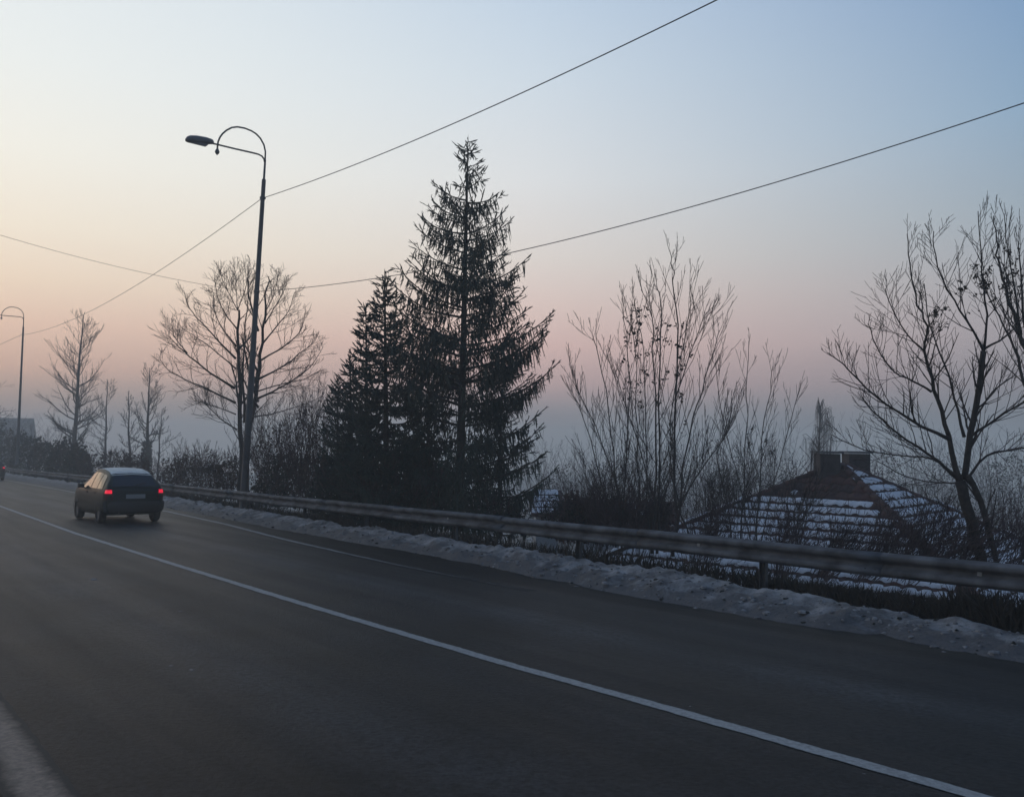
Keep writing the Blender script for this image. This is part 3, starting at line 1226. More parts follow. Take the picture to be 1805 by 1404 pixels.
# --- straight bare trees on the left, in the haze
def pole_tree(x0, y0, x1, y1, depth, r, half, seed, label, nl=26, lmin=.3, up=.5, klen=.7, ivy=False, cup=1.0):
    rng = random.Random(seed)
    tr, tw, lv = MB(), MB(), MB()
    base, top = P(x0, y0, depth), P(x1, y1, depth)
    Ht = (top - base).length
    m = 9
    pts = [base.lerp(top, i / m) + Vector((rng.gauss(0, .04), rng.gauss(0, .04), 0)) * (1 if 0 < i < m else 0) for i in range(m + 1)]
    tr.tube(pts, [r * (1 - .9 * i / m) + .012 for i in range(m + 1)], 7)
    sc = depth / F0
    for i in range(nl):
        t = lmin + (1 - lmin) * (i + rng.random() * .7) / nl * .97
        p = base.lerp(top, t)
        u = (t - lmin) / (1 - lmin)
        L = half * sc * (math.sin(math.pi * min(1, .22 + u * .78)) ** .7 + .12) * rng.uniform(.7, 1.15)
        a = rng.uniform(0, 6.28)
        dd = Vector((math.cos(a), math.sin(a), .25 + .55 * u * cup))
        grow(tr, tw, p, dd, L, max(.014, r * .30 * (1.1 - u)), 1, rng, .75, up, .42, 8, .13, .009, .12)
    if ivy:
        for i in range(1600):
            t = rng.random() ** 1.3 * .36
            a = rng.uniform(0, 6.28)
            rr_ = r + rng.uniform(.02, .36) * (1 - t)
            leaf(lv, base.lerp(top, t) + Vector((math.cos(a) * rr_, math.sin(a) * rr_, rng.uniform(-.1, .1))), .16, rng)
    root = finish_tree('bare_tree', base, tr, tw, label, 'bare winter trees')
    if ivy:
        keep(lv.build('ivy', M['hedge_leaf']), root)
    return root


pole_tree(124, 860, 147, 556, 92, .28, 66, 31, 'tall bare tree with single dark trunk between the distant lamp and the car', 54, .22)
pole_tree(183, 860, 189, 668, 100, .17, 42, 32, 'slim bare tree just right of the tall single trunked tree', 22, .25, klen=.5)
pole_tree(231, 850, 226, 690, 84, .14, 30, 33, 'small bare tree behind the car roof, left of the ivy clad trunk', 18, .25)
pole_tree(257, 850, 264, 648, 78, .18, 46, 34, 'bare tree with ivy clad lower trunk behind the car', 26, .3, ivy=True, cup=1.4)
pole_tree(276, 850, 286, 720, 82, .09, 30, 36, 'thin bare sapling right of the ivy clad trunk', 14, .2)
pole_tree(-34, 860, -30, 655, 98, .2, 62, 35, 'hazy bare tree reaching in from the left edge of the picture', 26, .25, cup=.2, up=.1)

# --- slender upright trees between the spruce and the house
def whip_tree(stems, depth, seed, label, leaf_box=None, nleaf=0, kids=17, klen=1.7, base_px=None, minr=.005, spread=.55):
    rng = random.Random(seed)
    tr, tw, lv = MB(), MB(), MB()
    allp = []
    for pix, r in stems:
        pts = limb_px(tr, tw, pix, depth, r * .85, .008, rng, .12, kids, klen, spread=spread, up=.55, ratio=.42, minr=minr, wob=.06, start=.10, subk=4, dz0=rng.uniform(-.35, .35))
        allp += pts
    if nleaf:
        hang_leaves(lv, tw, leaf_box, nleaf, .075, rng)
    x, y = stems[0][0][0]
    return finish_tree('bare_tree', P(x, y, depth), tr, tw, label, 'bare winter trees', lv, bark='bark_grey')


whip_tree([([(1096, 965), (1092, 900), (1080, 800), (1068, 690), (1050, 610), (1045, 596)], .035), ([(1102, 965), (1100, 880), (1110, 720), (1106, 610), (1098, 560)], .04),
           ([(1112, 965), (1085, 850), (1050, 750), (1020, 690), (1003, 640)], .03), ([(1086, 965), (1060, 850), (1030, 740), (1012, 700)], .025),
           ([(1120, 965), (1128, 850), (1122, 720), (1120, 620), (1112, 545)], .03)], 22, 41,
          'leftmost slender upright bare tree to the right of the tall spruce', [(1100, 540, 1140, 700)], 26)
whip_tree([([(1150, 975), (1154, 900), (1155, 800), (1155, 650), (1148, 560), (1130, 510)], .055), ([(1158, 975), (1162, 850), (1163, 640), (1164, 530), (1157, 503)], .045),
           ([(1146, 965), (1140, 850), (1138, 720), (1132, 620), (1118, 530)], .03), ([(1160, 900), (1130, 800), (1105, 720), (1080, 640)], .025)], 21, 42,
          'middle slender upright bare tree with a few dry leaves still hanging', [(1110, 530, 1170, 720), (1140, 560, 1200, 680)], 60)
whip_tree([([(1186, 980), (1190, 900), (1191, 800), (1192, 650), (1192, 540), (1186, 480), (1180, 440)], .06), ([(1190, 960), (1214, 770), (1236, 690), (1258, 620), (1268, 582)], .035),
           ([(1220, 960), (1196, 880), (1183, 830), (1186, 700), (1215, 560), (1218, 500)], .03), ([(1190, 900), (1240, 820), (1272, 780), (1290, 740)], .03), ([(1191, 700), (1225, 600), (1246, 550)], .02)], 20.5, 43,
          'tallest of the slender upright bare trees right of the spruce', [(1170, 560, 1220, 760)], 22)
whip_tree([([(1290, 965), (1283, 890), (1263, 804), (1285, 747), (1294, 690)], .035), ([(1305, 965), (1310, 880), (1313, 809), (1316, 694), (1320, 600)], .035), ([(1333, 965), (1336, 900), (1341, 820), (1343, 765), (1357, 690), (1362, 645)], .035),
           ([(1340, 960), (1364, 853), (1390, 755), (1404, 703)], .025), ([(1325, 960), (1300, 840), (1272, 720), (1262, 640)], .02)], 23, 44,
          'clump of thin bare stems growing just left of the tiled house roof', [(1320, 740, 1360, 800)], 8, kids=15, klen=1.5)
# --- old bare tree in front of the house roof
rng = random.Random(51)
tr, tw, lv = MB(), MB(), MB()
D = 15.0
J = [([(1738, 1030), (1729, 978), (1704, 893), (1692, 848)], .115, .09, 2), ([(1764, 1030), (1754, 978), (1729, 883), (1707, 838)], .065, .05, 2),
     ([(1692, 850), (1674, 772), (1654, 704), (1639, 649), (1629, 619), (1633, 574), (1619, 539), (1604, 465), (1599, 412)], .085, .008, 16),
     ([(1700, 845), (1711, 764), (1726, 689), (1734, 619)], .08, .05, 7), ([(1734, 619), (1704, 564), (1669, 509), (1649, 450), (1646, 408)], .04, .007, 12),
     ([(1734, 619), (1739, 554), (1731, 480), (1729, 440), (1724, 372)], .04, .007, 12), ([(1734, 615), (1774, 592), (1803, 558), (1830, 520)], .035, .008, 8),
     ([(1700, 770), (1682, 700), (1665, 640), (1640, 575), (1629, 500)], .045, .008, 10),
     ([(1691, 846), (1634, 798), (1584, 764), (1544, 729), (1519, 700)], .055, .009, 14), ([(1674, 774), (1604, 739), (1544, 699), (1499, 654), (1460, 622)], .055, .009, 15),
     ([(1689, 845), (1644, 808), (1584, 803), (1524, 793), (1466, 766)], .035, .008, 10), ([(1642, 690), (1610, 670), (1575, 655), (1545, 610), (1530, 570)], .035, .008, 11),
     ([(1704, 845), (1739, 803), (1784, 793), (1830, 786)], .04, .012, 8), ([(1711, 769), (1754, 739), (1805, 709), (1850, 690)], .04, .012, 9),
     ([(1690, 850), (1650, 850), (1600, 840), (1545, 812)], .028, .008, 8), ([(1716, 740), (1750, 690), (1790, 660)], .03, .01, 7), ([(1630, 620), (1600, 590), (1570, 540), (1560, 508)], .028, .007, 9)]
for pix, r0, r1, kd in J:
    limb_px(tr, tw, pix, D, r0 * (.88 if r0 > .1 else .7), r1, rng, .35 if r0 < .075 else .06, int(kd * 1.6), .95, spread=.75, up=.42, minr=.0036, wob=.10, subk=5, ratio=.5)
hang_leaves(lv, tw, [(1690, 460, 1770, 540), (1640, 540, 1670, 580), (1700, 530, 1730, 560)], 60, .05, rng)
finish_tree('bare_tree', P(1745, 1030, D), tr, tw, 'old spreading bare tree leaning left in front of the snowy tiled roof', 'bare winter trees', lv)
rng = random.Random(52)
tr, tw, lv = MB(), MB(), MB()
D = 17.0
for pix, r0, r1, kd in [([(1880, 1030), (1850, 800), (1820, 660), (1805, 604), (1785, 551), (1773, 505), (1759, 462), (1754, 420), (1751, 380)], .10, .008, 20),
                        ([(1840, 745), (1804, 672), (1788, 614), (1768, 571), (1746, 529), (1734, 495)], .05, .008, 14), ([(1800, 590), (1790, 520), (1776, 440), (1770, 376)], .03, .007, 10),
                        ([(1815, 640), (1805, 560), (1800, 480), (1795, 430)], .04, .01, 10)]:
    limb_px(tr, tw, pix, D, r0, r1, rng, .1, kd, 1.2, spread=.55, up=.6, minr=.005, subk=4, ratio=.45)
hang_leaves(lv, tw, [(1755, 430, 1805, 530), (1720, 470, 1770, 530)], 60, .06, rng)
finish_tree('bare_tree', P(1880, 1030, D), tr, tw, 'bare tree at the right edge holding clusters of dry leaves', 'bare winter trees', lv)
# --- weeping birch behind the house
rng = random.Random(53)
tr, tw = MB(), MB()
D = 62.0
bp, tp = P(1440, 900, D), P(1446, 715, D)
tr.tube([bp, bp.lerp(tp, .5), tp], [.14, .09, .02], 6)
for i in range(34):
    t = rng.uniform(.35, 1)
    p = bp.lerp(tp, t)
    a = rng.uniform(0, 6.28)
    L = rng.uniform(.5, 1.6)
    q = p + Vector((math.cos(a) * L * .6, math.sin(a) * L * .6, L * .7))
    q2 = q + Vector((math.cos(a) * .25, math.sin(a) * .25, -.1))
    tr.tube([p, p.lerp(q, .6) + Vector((0, 0, .1)), q, q2], [.03, .022, .014, .01], 4)
    for j in range(9):
        s0 = p.lerp(q, rng.uniform(.4, 1)).lerp(q2, rng.random() * .8)
        Lh = rng.uniform(.7, 2.6)
        o_ = Vector((rng.gauss(0, .12), rng.gauss(0, .12), 0))
        tw.tube([s0, s0 + o_ + Vector((0, 0, -.3 * Lh)), s0 + o_ * 1.3 + Vector((0, 0, -Lh))], [.008, .008, .006], 3, cap=False)
finish_tree('bare_tree', bp, tr, tw, 'hazy weeping birch behind the chimneys with hanging twigs', 'bare winter trees')


# ------------------------------------------------------------------ spruces
def spindle(mb, p, d, L, r, rng):
    """a needle-covered twig: a ragged tapering brush"""
    e1 = d.orthogonal().normalized()
    e1.rotate(Matrix.Rotation(rng.uniform(0, 6.28), 3, d))
    e2 = d.cross(e1)
    i0 = len(mb.v)
    for t, k in ((0, .55), (.35, rng.uniform(.8, 1.25)), (.72, rng.uniform(.6, 1.0))):
        c = p + d * (L * t)
        for a in (0, 2.094, 4.189):
            rr_ = r * k * rng.uniform(.65, 1.35)
            ca, sa = math.cos(a) * rr_, math.sin(a) * rr_
            mb.v.append((c.x + e1.x * ca + e2.x * sa, c.y + e1.y * ca + e2.y * sa, c.z + e1.z * ca + e2.z * sa))
    tip = p + d * L
    mb.v.append(tuple(tip))
    for q in (0, 3):
        for j in range(3):
            a, b = i0 + q + j, i0 + q + (j + 1) % 3
            mb.f.append((a, b, b + 3, a + 3))
            mb.m.append(0)
    for j in range(3):
        mb.f.append((i0 + 6 + j, i0 + 6 + (j + 1) % 3, i0 + 9))
        mb.m.append(0)


def spruce(px_base, px_top, depth, prof, seed, label, rise=(.05, .30), hang=(.2, .55), step=.075, thick=.026, dens=1.0, whorl=.42, nb=(5, 7), group='spruces', material='needle', r=.16, gaps=.0, bare=.0, lat=1.0):
    rng = random.Random(seed)
    tr, nd = MB(), MB()
    depth = max(depth, rail_depth(px_base[0] - 45) + 1.3)
    base, top = P(*px_base, depth), P(*px_top, depth)
    Ht = (top - base).length
    ax = (top - base).normalized()
    m = 10
    tr.tube([base.lerp(top, i / m) for i in range(m + 1)], [r * (1 - i / m) ** .85 + .008 for i in range(m + 1)], 8)
    sc = depth / F0
    pf_x, pf_y = [a for a, b in prof], [b for a, b in prof]
    h = .35
    while h < Ht - .1:
        frac = 1 - h / Ht                                # 0 at the top
        half = float(np.interp(frac, pf_x, pf_y)) * sc
        k = rng.randint(*nb)
        a0 = rng.uniform(0, 6.28)
        for j in range(k):
            if rng.random() < gaps:
                continue
            a = a0 + 6.283 * j / k + rng.gauss(0, .22)
            L = half * rng.uniform(.70, 1.08) * (1 + .16 * noise.noise(Vector((h * .8, math.cos(a) * 1.2 + seed, math.sin(a) * 1.2))))
            if rng.random() < .12:
                L *= .6
            if L < .12:
                L = .12
            hz = h + rng.uniform(-.22, .22) - L * .12
            o = Vector((math.cos(a), math.sin(a), 0))
            r1 = rise[0] + rng.gauss(0, .04)
            r2 = rise[1] * rng.uniform(.75, 1.25)
            nsg = 7
            start = base + ax * max(.05, hz)
            bp = []
            for i in range(nsg + 1):
                u = i / nsg
                bp.append(start + o * (L * u) + Vector((0, 0, L * (r1 * u + r2 * u * u * u))))
            br = max(.009, .014 + .009 * L)
            tr.tube(bp, [br * (1 - .75 * i / nsg) for i in range(nsg + 1)], 4, cap=False)
            sidev = Vector((-o.y, o.x, 0))

            def dress(pl, Lb, u0, main):
                nt_ = max(3, int(Lb * (1 - u0) / step * dens))
                n_ = len(pl) - 1
                for q in range(nt_):
                    u = u0 + (1 - u0) * (q + rng.random()) / nt_
                    if bare and main and u < bare and rng.random() < .75:
                        continue
                    x = min(u, .999) * n_
                    i = int(x)
                    p = pl[i].lerp(pl[i + 1], x - i)
                    fd = (pl[i + 1] - pl[i]).normalized()
                    hl = (hang[0] + (hang[1] - hang[0]) * rng.random() ** 1.5) * (.45 + .75 * math.sin(math.pi * min(1, .25 + .72 * u))) * min(1, .35 + L * .5)
                    if u > .86:
                        d = (fd + sidev * rng.gauss(0, .45) + Vector((0, 0, rng.gauss(-.05, .3)))).normalized()
                        hl = rng.uniform(.12, .24) * min(1, .5 + L * .4)
                    else:
                        d = (Vector((0, 0, -1.0)) * (hang[1] / .5) ** .5 + fd * rng.uniform(.1, .55) + sidev * rng.gauss(0, .32)).normalized()
                    spindle(nd, p, d, hl, thick * rng.uniform(.7, 1.2), rng)
                    if hl > .16:
                        for _q in range(2):
                            spindle(nd, p + d * hl * rng.uniform(.2, .8), (d + Vector((rng.gauss(0, .7), rng.gauss(0, .7), rng.gauss(.1, .5)))).normalized(), rng.uniform(.06, .13), thick * .8, rng)
                # needles on the branch itself
                for q in range(max(2, int(Lb * (1 - u0) / .2))):
                    u = u0 + (1 - u0) * (q + rng.random()) / max(2, int(Lb * (1 - u0) / .2))
                    if bare and main and u < bare:
                        continue
                    x = min(u, .999) * n_
                    i = int(x)
                    p = pl[i].lerp(pl[i + 1], x - i)
                    spindle(nd, p, (pl[i + 1] - pl[i]).normalized(), .24, thick * 1.1, rng)

            dress(bp, L, .12, True)
            nl = int(L / .3 * lat)
            for q in range(nl):
                u = .2 + .7 * (q + rng.random()) / max(1, nl)
                x = u * nsg
                i = min(int(x), nsg - 1)
                p = bp[i].lerp(bp[i + 1], x - i)
                fd = (bp[i + 1] - bp[i]).normalized()
                sg = 1 if rng.random() < .5 else -1
                d = (fd * .75 + sidev * sg * .75 + Vector((0, 0, rng.gauss(-.03, .1)))).normalized()
                Ll = L * .42 * (1.1 - u) * rng.uniform(.6, 1.3) + .1
                pl = [p, p + d * Ll * .5 + Vector((0, 0, -.03 * Ll)), p + d * Ll + Vector((0, 0, .05 * Ll))]
                tr.tube(pl, [.009, .007, .005], 3, cap=False)
                dress(pl, Ll, .1, False)
        h += whorl * rng.uniform(.75, 1.25) * (.55 + .45 * min(1, frac * 2.2))
    # leader
    for q in range(10):
        u = rng.uniform(.93, 1)
        spindle(nd, base.lerp(top, u), (ax + Vector((rng.gauss(0, .5), rng.gauss(0, .5), .2))).normalized(), rng.uniform(.1, .2), thick, rng)
    spindle(nd, base.lerp(top, .985), ax, Ht * .02 + .12, thick * .8, rng)
    root = empty('spruce_tree', base)
    keep(tr.build('trunk', M['bark'], smooth=True), root)
    keep(nd.build('crown', M[material]), root)
    tag(root, label, 'spruce tree', group)
    return root


BIGP = [(0, 6), (.03, 18), (.08, 26), (.11, 32), (.13, 62), (.2, 80), (.26, 98), (.34, 122), (.42, 140), (.5, 162), (.6, 178), (.7, 188), (.8, 190), (1, 184)]
spruce((809, 935), (825, 246), 24.0, BIGP, 61, 'tall open spruce with hanging branchlets towering over the guardrail', rise=(.17, .28), hang=(.16, .60), step=.055, thick=.0138, whorl=.50, nb=(5, 7), r=.13, gaps=.06, lat=1.1, bare=.18)
SMP = [(0, 5), (.06, 15), (.15, 24), (.25, 40), (.30, 46), (.36, 34), (.44, 62), (.55, 78), (.7, 90), (1, 98)]
spruce((682, 930), (678, 482), 22.5, SMP, 62, 'dense dark spruce standing close left of the tall open spruce', rise=(-.05, .45), hang=(.06, .20), step=.036, thick=.016, whorl=.30, nb=(6, 8), material='needle_dark', r=.10, lat=2.0)
spruce((648, 930), (645, 540), 23.2, [(0, 5), (.1, 14), (.3, 34), (.5, 44), (1, 70)], 63, 'narrow spruce just left of the dense dark spruce', rise=(-.02, .5), hang=(.06, .2), step=.036, thick=.016, whorl=.30, nb=(5, 7), material='needle_dark', r=.08, lat=1.9)
spruce((620, 930), (617, 622), 22.8, [(0, 5), (.15, 16), (.4, 40), (1, 66)], 64, 'short spruce left of the narrow spruce', rise=(-.02, .5), hang=(.06, .2), step=.036, thick=.016, whorl=.28, nb=(5, 7), material='needle_dark', r=.07, lat=1.9)
spruce((594, 930), (596, 668), 23.0, [(0, 5), (.2, 18), (.5, 40), (1, 56)], 65, 'smallest spruce at the left end of the spruce clump', rise=(-.02, .5), hang=(.06, .2), step=.036, thick=.016, whorl=.28, nb=(5, 7), material='needle_dark', r=.06, lat=1.9)
spruce((752, 930), (757, 640), 25.0, [(0, 6), (.2, 34), (.5, 62), (1, 84)], 66, 'low spruce filling the gap between the dense spruce and the tall one', rise=(-.02, .25), hang=(.10, .30), step=.055, thick=.02, whorl=.34, nb=(5, 6), material='needle_dark', r=.08, gaps=.15)
spruce((880, 950), (884, 690), 25.5, [(0, 6), (.2, 34), (.5, 64), (1, 84)], 67, 'low spruce behind the right side of the tall open spruce', rise=(-.02, .25), hang=(.12, .36), step=.06, thick=.019, whorl=.42, nb=(4, 6), material='needle_dark', r=.08, gaps=.25)

# ------------------------------------------------------------------ shrubs and undergrowth
def shrub(x, y, depth, half, top_y, seed, label, canes=40, lean=(0, 0), leaves=0, leaf_m='brown_leaf', leaf_size=.09, cane_r=.012, twig='cane', group='leafless shrubs behind the guardrail', kidn=7, arch=.25):
    rng = random.Random(seed)
    tw, lv = MB(), MB()
    while True:                                   # stand clear of the guardrail
        base = P(x, y, depth)
        if base.dot(N) - half * depth / F0 * .85 > rail_n(base.dot(T)) + .3:
            break
        depth += .3
    sc = depth / F0
    hw = half * sc
    ht = (y - top_y) * sc
    for i in range(canes):
        a = rng.uniform(0, 6.28)
        rr_ = hw * .55 * math.sqrt(rng.random())
        p = base + Vector((math.cos(a) * rr_, math.sin(a) * rr_ * .8, rng.uniform(-.1, .1)))
        out = Vector((math.cos(a), math.sin(a) * .8, 0)) * (hw * .5 / max(.3, ht)) + Vector((lean[0], lean[1], 0)) + Vector((0, 0, 1))
        grow(tw, tw, p, out + Vector((rng.gauss(0, .15), rng.gauss(0, .15), 0)), ht * rng.uniform(.65, 1.08), cane_r * rng.uniform(.6, 1.2), 1, rng, .55, arch, .42, kidn, .12, .0045, .25)
    for i in range(leaves):
        a = rng.uniform(0, 6.28)
        el_ = rng.random()
        rr_ = hw * math.sqrt(rng.random()) * (1.05 - .5 * el_ * el_)
        wv = .8 + .35 * noise.noise(Vector((math.cos(a) * 2 + seed, math.sin(a) * 2, el_ * 3)))
        q = base + Vector((math.cos(a) * rr_ + lean[0] * ht * el_, math.sin(a) * rr_ * .7, ht * el_ * wv))
        leaf(lv, q, leaf_size * rng.uniform(.6, 1.3), rng)
    root = empty('shrub', base)
    keep(tw.build('stems', M[twig]), root)
    if lv.f:
        keep(lv.build('leaves', M[leaf_m]), root)
    tag(root, label, 'shrub', group)
    return root


# brushwood left of the spruces
shrub(345, 880, 31, 55, 786, 71, 'low brown bush behind the guardrail just right of the car', 40, leaves=2600, leaf_size=.085)
shrub(300, 872, 36, 26, 800, 72, 'small brown bush beside the car roof', 24, leaves=900, leaf_size=.09)
shrub(398, 880, 30, 34, 795, 73, 'dark bush at the foot of the twin stemmed tree', 30, leaves=1500, leaf_size=.08)
shrub(480, 890, 28, 50, 725, 74, 'tall twiggy thicket right of the lamp post', 46, leaves=900, leaf_size=.07)
shrub(545, 895, 26, 52, 690, 75, 'tall twiggy thicket against the small spruces', 50, leaves=900, leaf_size=.07)
shrub(510, 893, 26, 70, 792, 76, 'dense dark brush behind the guardrail below the twiggy thickets', 36, leaves=4200, leaf_size=.08, leaf_m='hedge_leaf')
shrub(600, 905, 24, 60, 790, 77, 'dark brush at the foot of the small spruces', 24, leaves=4200, leaf_size=.075, leaf_m='hedge_leaf')
shrub(690, 915, 23, 70, 800, 78, 'dark brush at the foot of the dense spruce', 20, leaves=4200, leaf_size=.075, leaf_m='hedge_leaf')
shrub(775, 920, 23.5, 50, 815, 79, 'dark brush at the foot of the tall spruce', 20, leaves=2600, leaf_size=.07, leaf_m='hedge_leaf')
shrub(880, 930, 24, 60, 868, 80, 'low evergreen brush between the tall spruce and the red roofed shed', 20, leaves=1600, leaf_size=.06, leaf_m='hedge_leaf')
# far-left hedge
for i, (x, ty, lb) in enumerate([(-24, 745, 'dark hedge bush cut by the left edge of the picture'), (8, 740, 'dark hedge bush left of the distant lamp post'), (40, 742, 'dark hedge bush around the foot of the distant lamp post'),
                                 (72, 757, 'dark hedge bush between the distant lamp post and the tall trunk'), (104, 768, 'dark hedge bush left of the tall single trunked tree'), (136, 770, 'dark hedge bush right of the tall single trunked tree')]):
    shrub(x, 850, 62, 26, ty, 140 + i, lb, 18, leaves=2400, leaf_size=.17, leaf_m='hedge_leaf', group='hedge bushes by the distant lamp')
shrub(180, 852, 56, 45, 790, 83, 'pale frosted thicket behind the car', 40, leaves=1500, leaf_size=.11)
shrub(235, 852, 48, 40, 792, 84, 'brown thicket behind the right part of the car roof', 40, leaves=1500, leaf_size=.1)
# canes in front of the house
for i, (x, dpt, hf, ty) in enumerate([(1450, 17, 40, 890), (1520, 16, 50, 880), (1590, 15.5, 55, 872), (1660, 15, 50, 880), (1760, 16, 60, 850), (1800, 15, 50, 880), (1380, 18, 35, 900), (1230, 19, 45, 880)]):
    wh = ['left of the chimneys, low on the snowy roof', 'in front of the snowy roof below the chimneys', 'over the hip of the snowy roof', 'just left of the leaning trunk', 'right of the leaning trunk',
          'at the right edge of the picture below the roof', 'below the thin bare stems left of the house', 'at the foot of the tallest slender tree'][i]
    shrub(x, 1020, dpt, hf, ty, 90 + i, 'tangle of thin reddish canes ' + wh, 54, lean=(.75 if x > 1400 else .25, 0), cane_r=.007, group='cane shrubs before the house', kidn=5, arch=.05, leaves=40, leaf_size=.04)
shrub(1020, 955, 22.5, 42, 862, 110, 'rusty brown leafy bush left of the slender trees', 24, leaves=2600, leaf_size=.07, leaf_m='rust_leaf')
shrub(1085, 958, 22.5, 38, 872, 111, 'rusty brown leafy bush between the feet of the slender trees', 20, leaves=1500, leaf_size=.07, leaf_m='rust_leaf')
shrub(1160, 962, 23, 34, 872, 112, 'rusty brown leafy bush behind the tallest slender tree', 20, leaves=1300, leaf_size=.07, leaf_m='rust_leaf')
shrub(1080, 960, 21, 80, 850, 99, 'low tangle of stems around the foot of the slender trees', 50, leaves=260, leaf_size=.06)
shrub(990, 945, 21.5, 45, 868, 98, 'dark low bush between the spruce and the slender trees', 26, leaves=1100, leaf_size=.06, leaf_m='hedge_leaf')

for i, (x, dpt, hf, ty, lb) in enumerate([(1045, 22, 40, 800, 'under the leftmost slender tree'), (1130, 22.5, 42, 790, 'between the leftmost and middle slender trees'), (1240, 22, 44, 800, 'right of the tallest slender tree'),
                                          (1310, 21, 40, 790, 'among the thin stems left of the house'), (1390, 20, 36, 805, 'over the left slope of the tiled roof'), (1640, 18, 60, 850, 'behind the leaning trunk')]):
    shrub(x, 985, dpt, hf, ty, 160 + i, 'tall thicket of fine bare twigs ' + lb, 28 if x < 1280 else 18, lean=(.12, 0), cane_r=.008, group='twig thickets before the house', kidn=6, arch=.1, twig='twig')
# thickets down in the valley, fading into the haze
for i, (x, dpt, hf, ty, lb) in enumerate([(975, 60, 50, 800, 'seen past the lower branches of the tall spruce'), (1080, 70, 60, 782, 'far behind the leftmost slender tree'), (1190, 75, 60, 778, 'far behind the tallest slender tree'), (1275, 62, 48, 768, 'between the slender trees and the thin stems'),
                                          (1370, 68, 50, 765, 'left of the weeping birch'), (1560, 66, 60, 785, 'right of the chimneys'), (1660, 72, 60, 778, 'behind the leaning tree'), (1770, 62, 60, 772, 'at the right edge behind the leaning tree')]):
    shrub(x, 985, dpt, hf, ty, 180 + i, 'hazy thicket in the valley ' + lb, 34, leaves=1800, leaf_size=.13, cane_r=.03, group='hazy thickets in the valley', kidn=7, arch=.2, leaf_m='hedge_leaf')

# dead grass and brush right behind the rail
mb = MB()
rng = random.Random(17)
for i in range(30000):
    s = rng.uniform(-1, 44)
    dens = 1.0 if s < 8.5 else (.45 if s < 13 else .5)
    if rng.random() > dens:
        continue
    n_ = rail_n(s) + rng.uniform(.28, .85)
    p = W(s, n_, .02 - (n_ - rail_n(s)) * .2)
    hgt = rng.uniform(.22, .5) if s > 13 else ((rng.uniform(.30, .46) if s > 5.4 else rng.uniform(.4, .62)) if s < 8.2 else rng.uniform(.15, .55))
    w = rng.uniform(.008, .022)
    a = rng.uniform(0, 6.28)
    lx, ly = rng.gauss(0, .16), rng.gauss(0, .16)
    dx, dy = math.cos(a) * w, math.sin(a) * w
    i0 = len(mb.v)
    mb.v += [(p.x - dx, p.y - dy, p.z), (p.x + dx, p.y + dy, p.z), (p.x + dx * .8 + lx * .5, p.y + dy * .8 + ly * .5, p.z + hgt * .6), (p.x - dx * .8 + lx * .5, p.y - dy * .8 + ly * .5, p.z + hgt * .6), (p.x + lx, p.y + ly, p.z + hgt)]
    mb.f += [(i0, i0 + 1, i0 + 2, i0 + 3), (i0 + 3, i0 + 2, i0 + 4)]
    mb.m += [0, 0]
o = mb.build('dead_grass', mat('dead_grass', (0.04, 0.032, 0.024), .95, .4, 2))
tag(o, 'dark dead grass and brush right behind the guardrail posts', 'grass', kind='stuff')

# ------------------------------------------------------------------ tiled house below the road
HOUSE_A = P(1480, 818, 27.0)
HALF = 5.9
DROP = 3.4
TH = R(-86)
house = empty('house', (HOUSE_A.x, HOUSE_A.y, HOUSE_A.z - DROP - 3.0))
tag(house, 'house below the road with snow dusted red tiled hip roof and two chimney stacks', 'house')
corners = [HOUSE_A + Vector((math.cos(TH + i * math.pi / 2), math.sin(TH + i * math.pi / 2), 0)) * (HALF * math.sqrt(2)) + Vector((0, 0, -DROP)) for i in range(4)]
CF, CR, CB, CL = corners
mb = MB()
mb.v = [tuple(HOUSE_A)] + [tuple(c) for c in corners] + [tuple(c - Vector((0, 0, .18))) for c in corners]
mb.f = [(0, 1, 2), (0, 2, 3), (0, 3, 4), (0, 4, 1)] + [(1 + i, 5 + i, 5 + (i + 1) % 4, 1 + (i + 1) % 4) for i in range(4)] + [(8, 7, 6, 5)]
mb.m = [0] * 9
roof = keep(mb.build('roof', M['tile']), house)
mb = MB()
ctr = sum(corners, Vector()) / 4
mb.box(ctr - Vector((0, 0, 1.7 + .2)), (HALF * 2 - 1.2, HALF * 2 - 1.2, 3.1), TH + math.pi / 4)
keep(mb.build('wall', M['wall_pale']), house)

TW, TG = .36, .40


def tile_mesh():
    mb = MB()
    k = 6
    for yy, zz in ((0.0, .05), (TG + .06, .012)):
        for j in range(k + 1):
            x = (j / k - .5) * (TW + .02)
            mb.v.append((x, yy, zz + .028 * math.sin(j / k * 2 * math.pi)))
    for j in range(k):
        mb.f.append((j, j + 1, j + 2 + k, j + 1 + k))
    i0 = len(mb.v)
    for j in range(k + 1):
        x, y_, z_ = mb.v[j]
        mb.v.append((x, y_, z_ - .03))
    for j in range(k):
        mb.f.append((j, i0 + j, i0 + j + 1, j + 1))
    mb.m = [0] * len(mb.f)
    me = bpy.data.meshes.new('tile')
    me.from_pydata(mb.v, [], mb.f)
    me.materials.append(M['tile'])
    me.polygons.foreach_set('use_smooth', [True] * len(me.polygons))
    return me, mb


TILE_ME, TILE_MB = tile_mesh()


def face_frame(ca, cb):
    e = (cb - ca)
    L = e.length
    ex = e.normalized()
    mid_ = (ca + cb) / 2
    ey = (HOUSE_A - mid_)
    SL = ey.length
    ey.normalize()
    ez = ex.cross(ey).normalized()
    return ex, ey, ez, mid_, L, SL


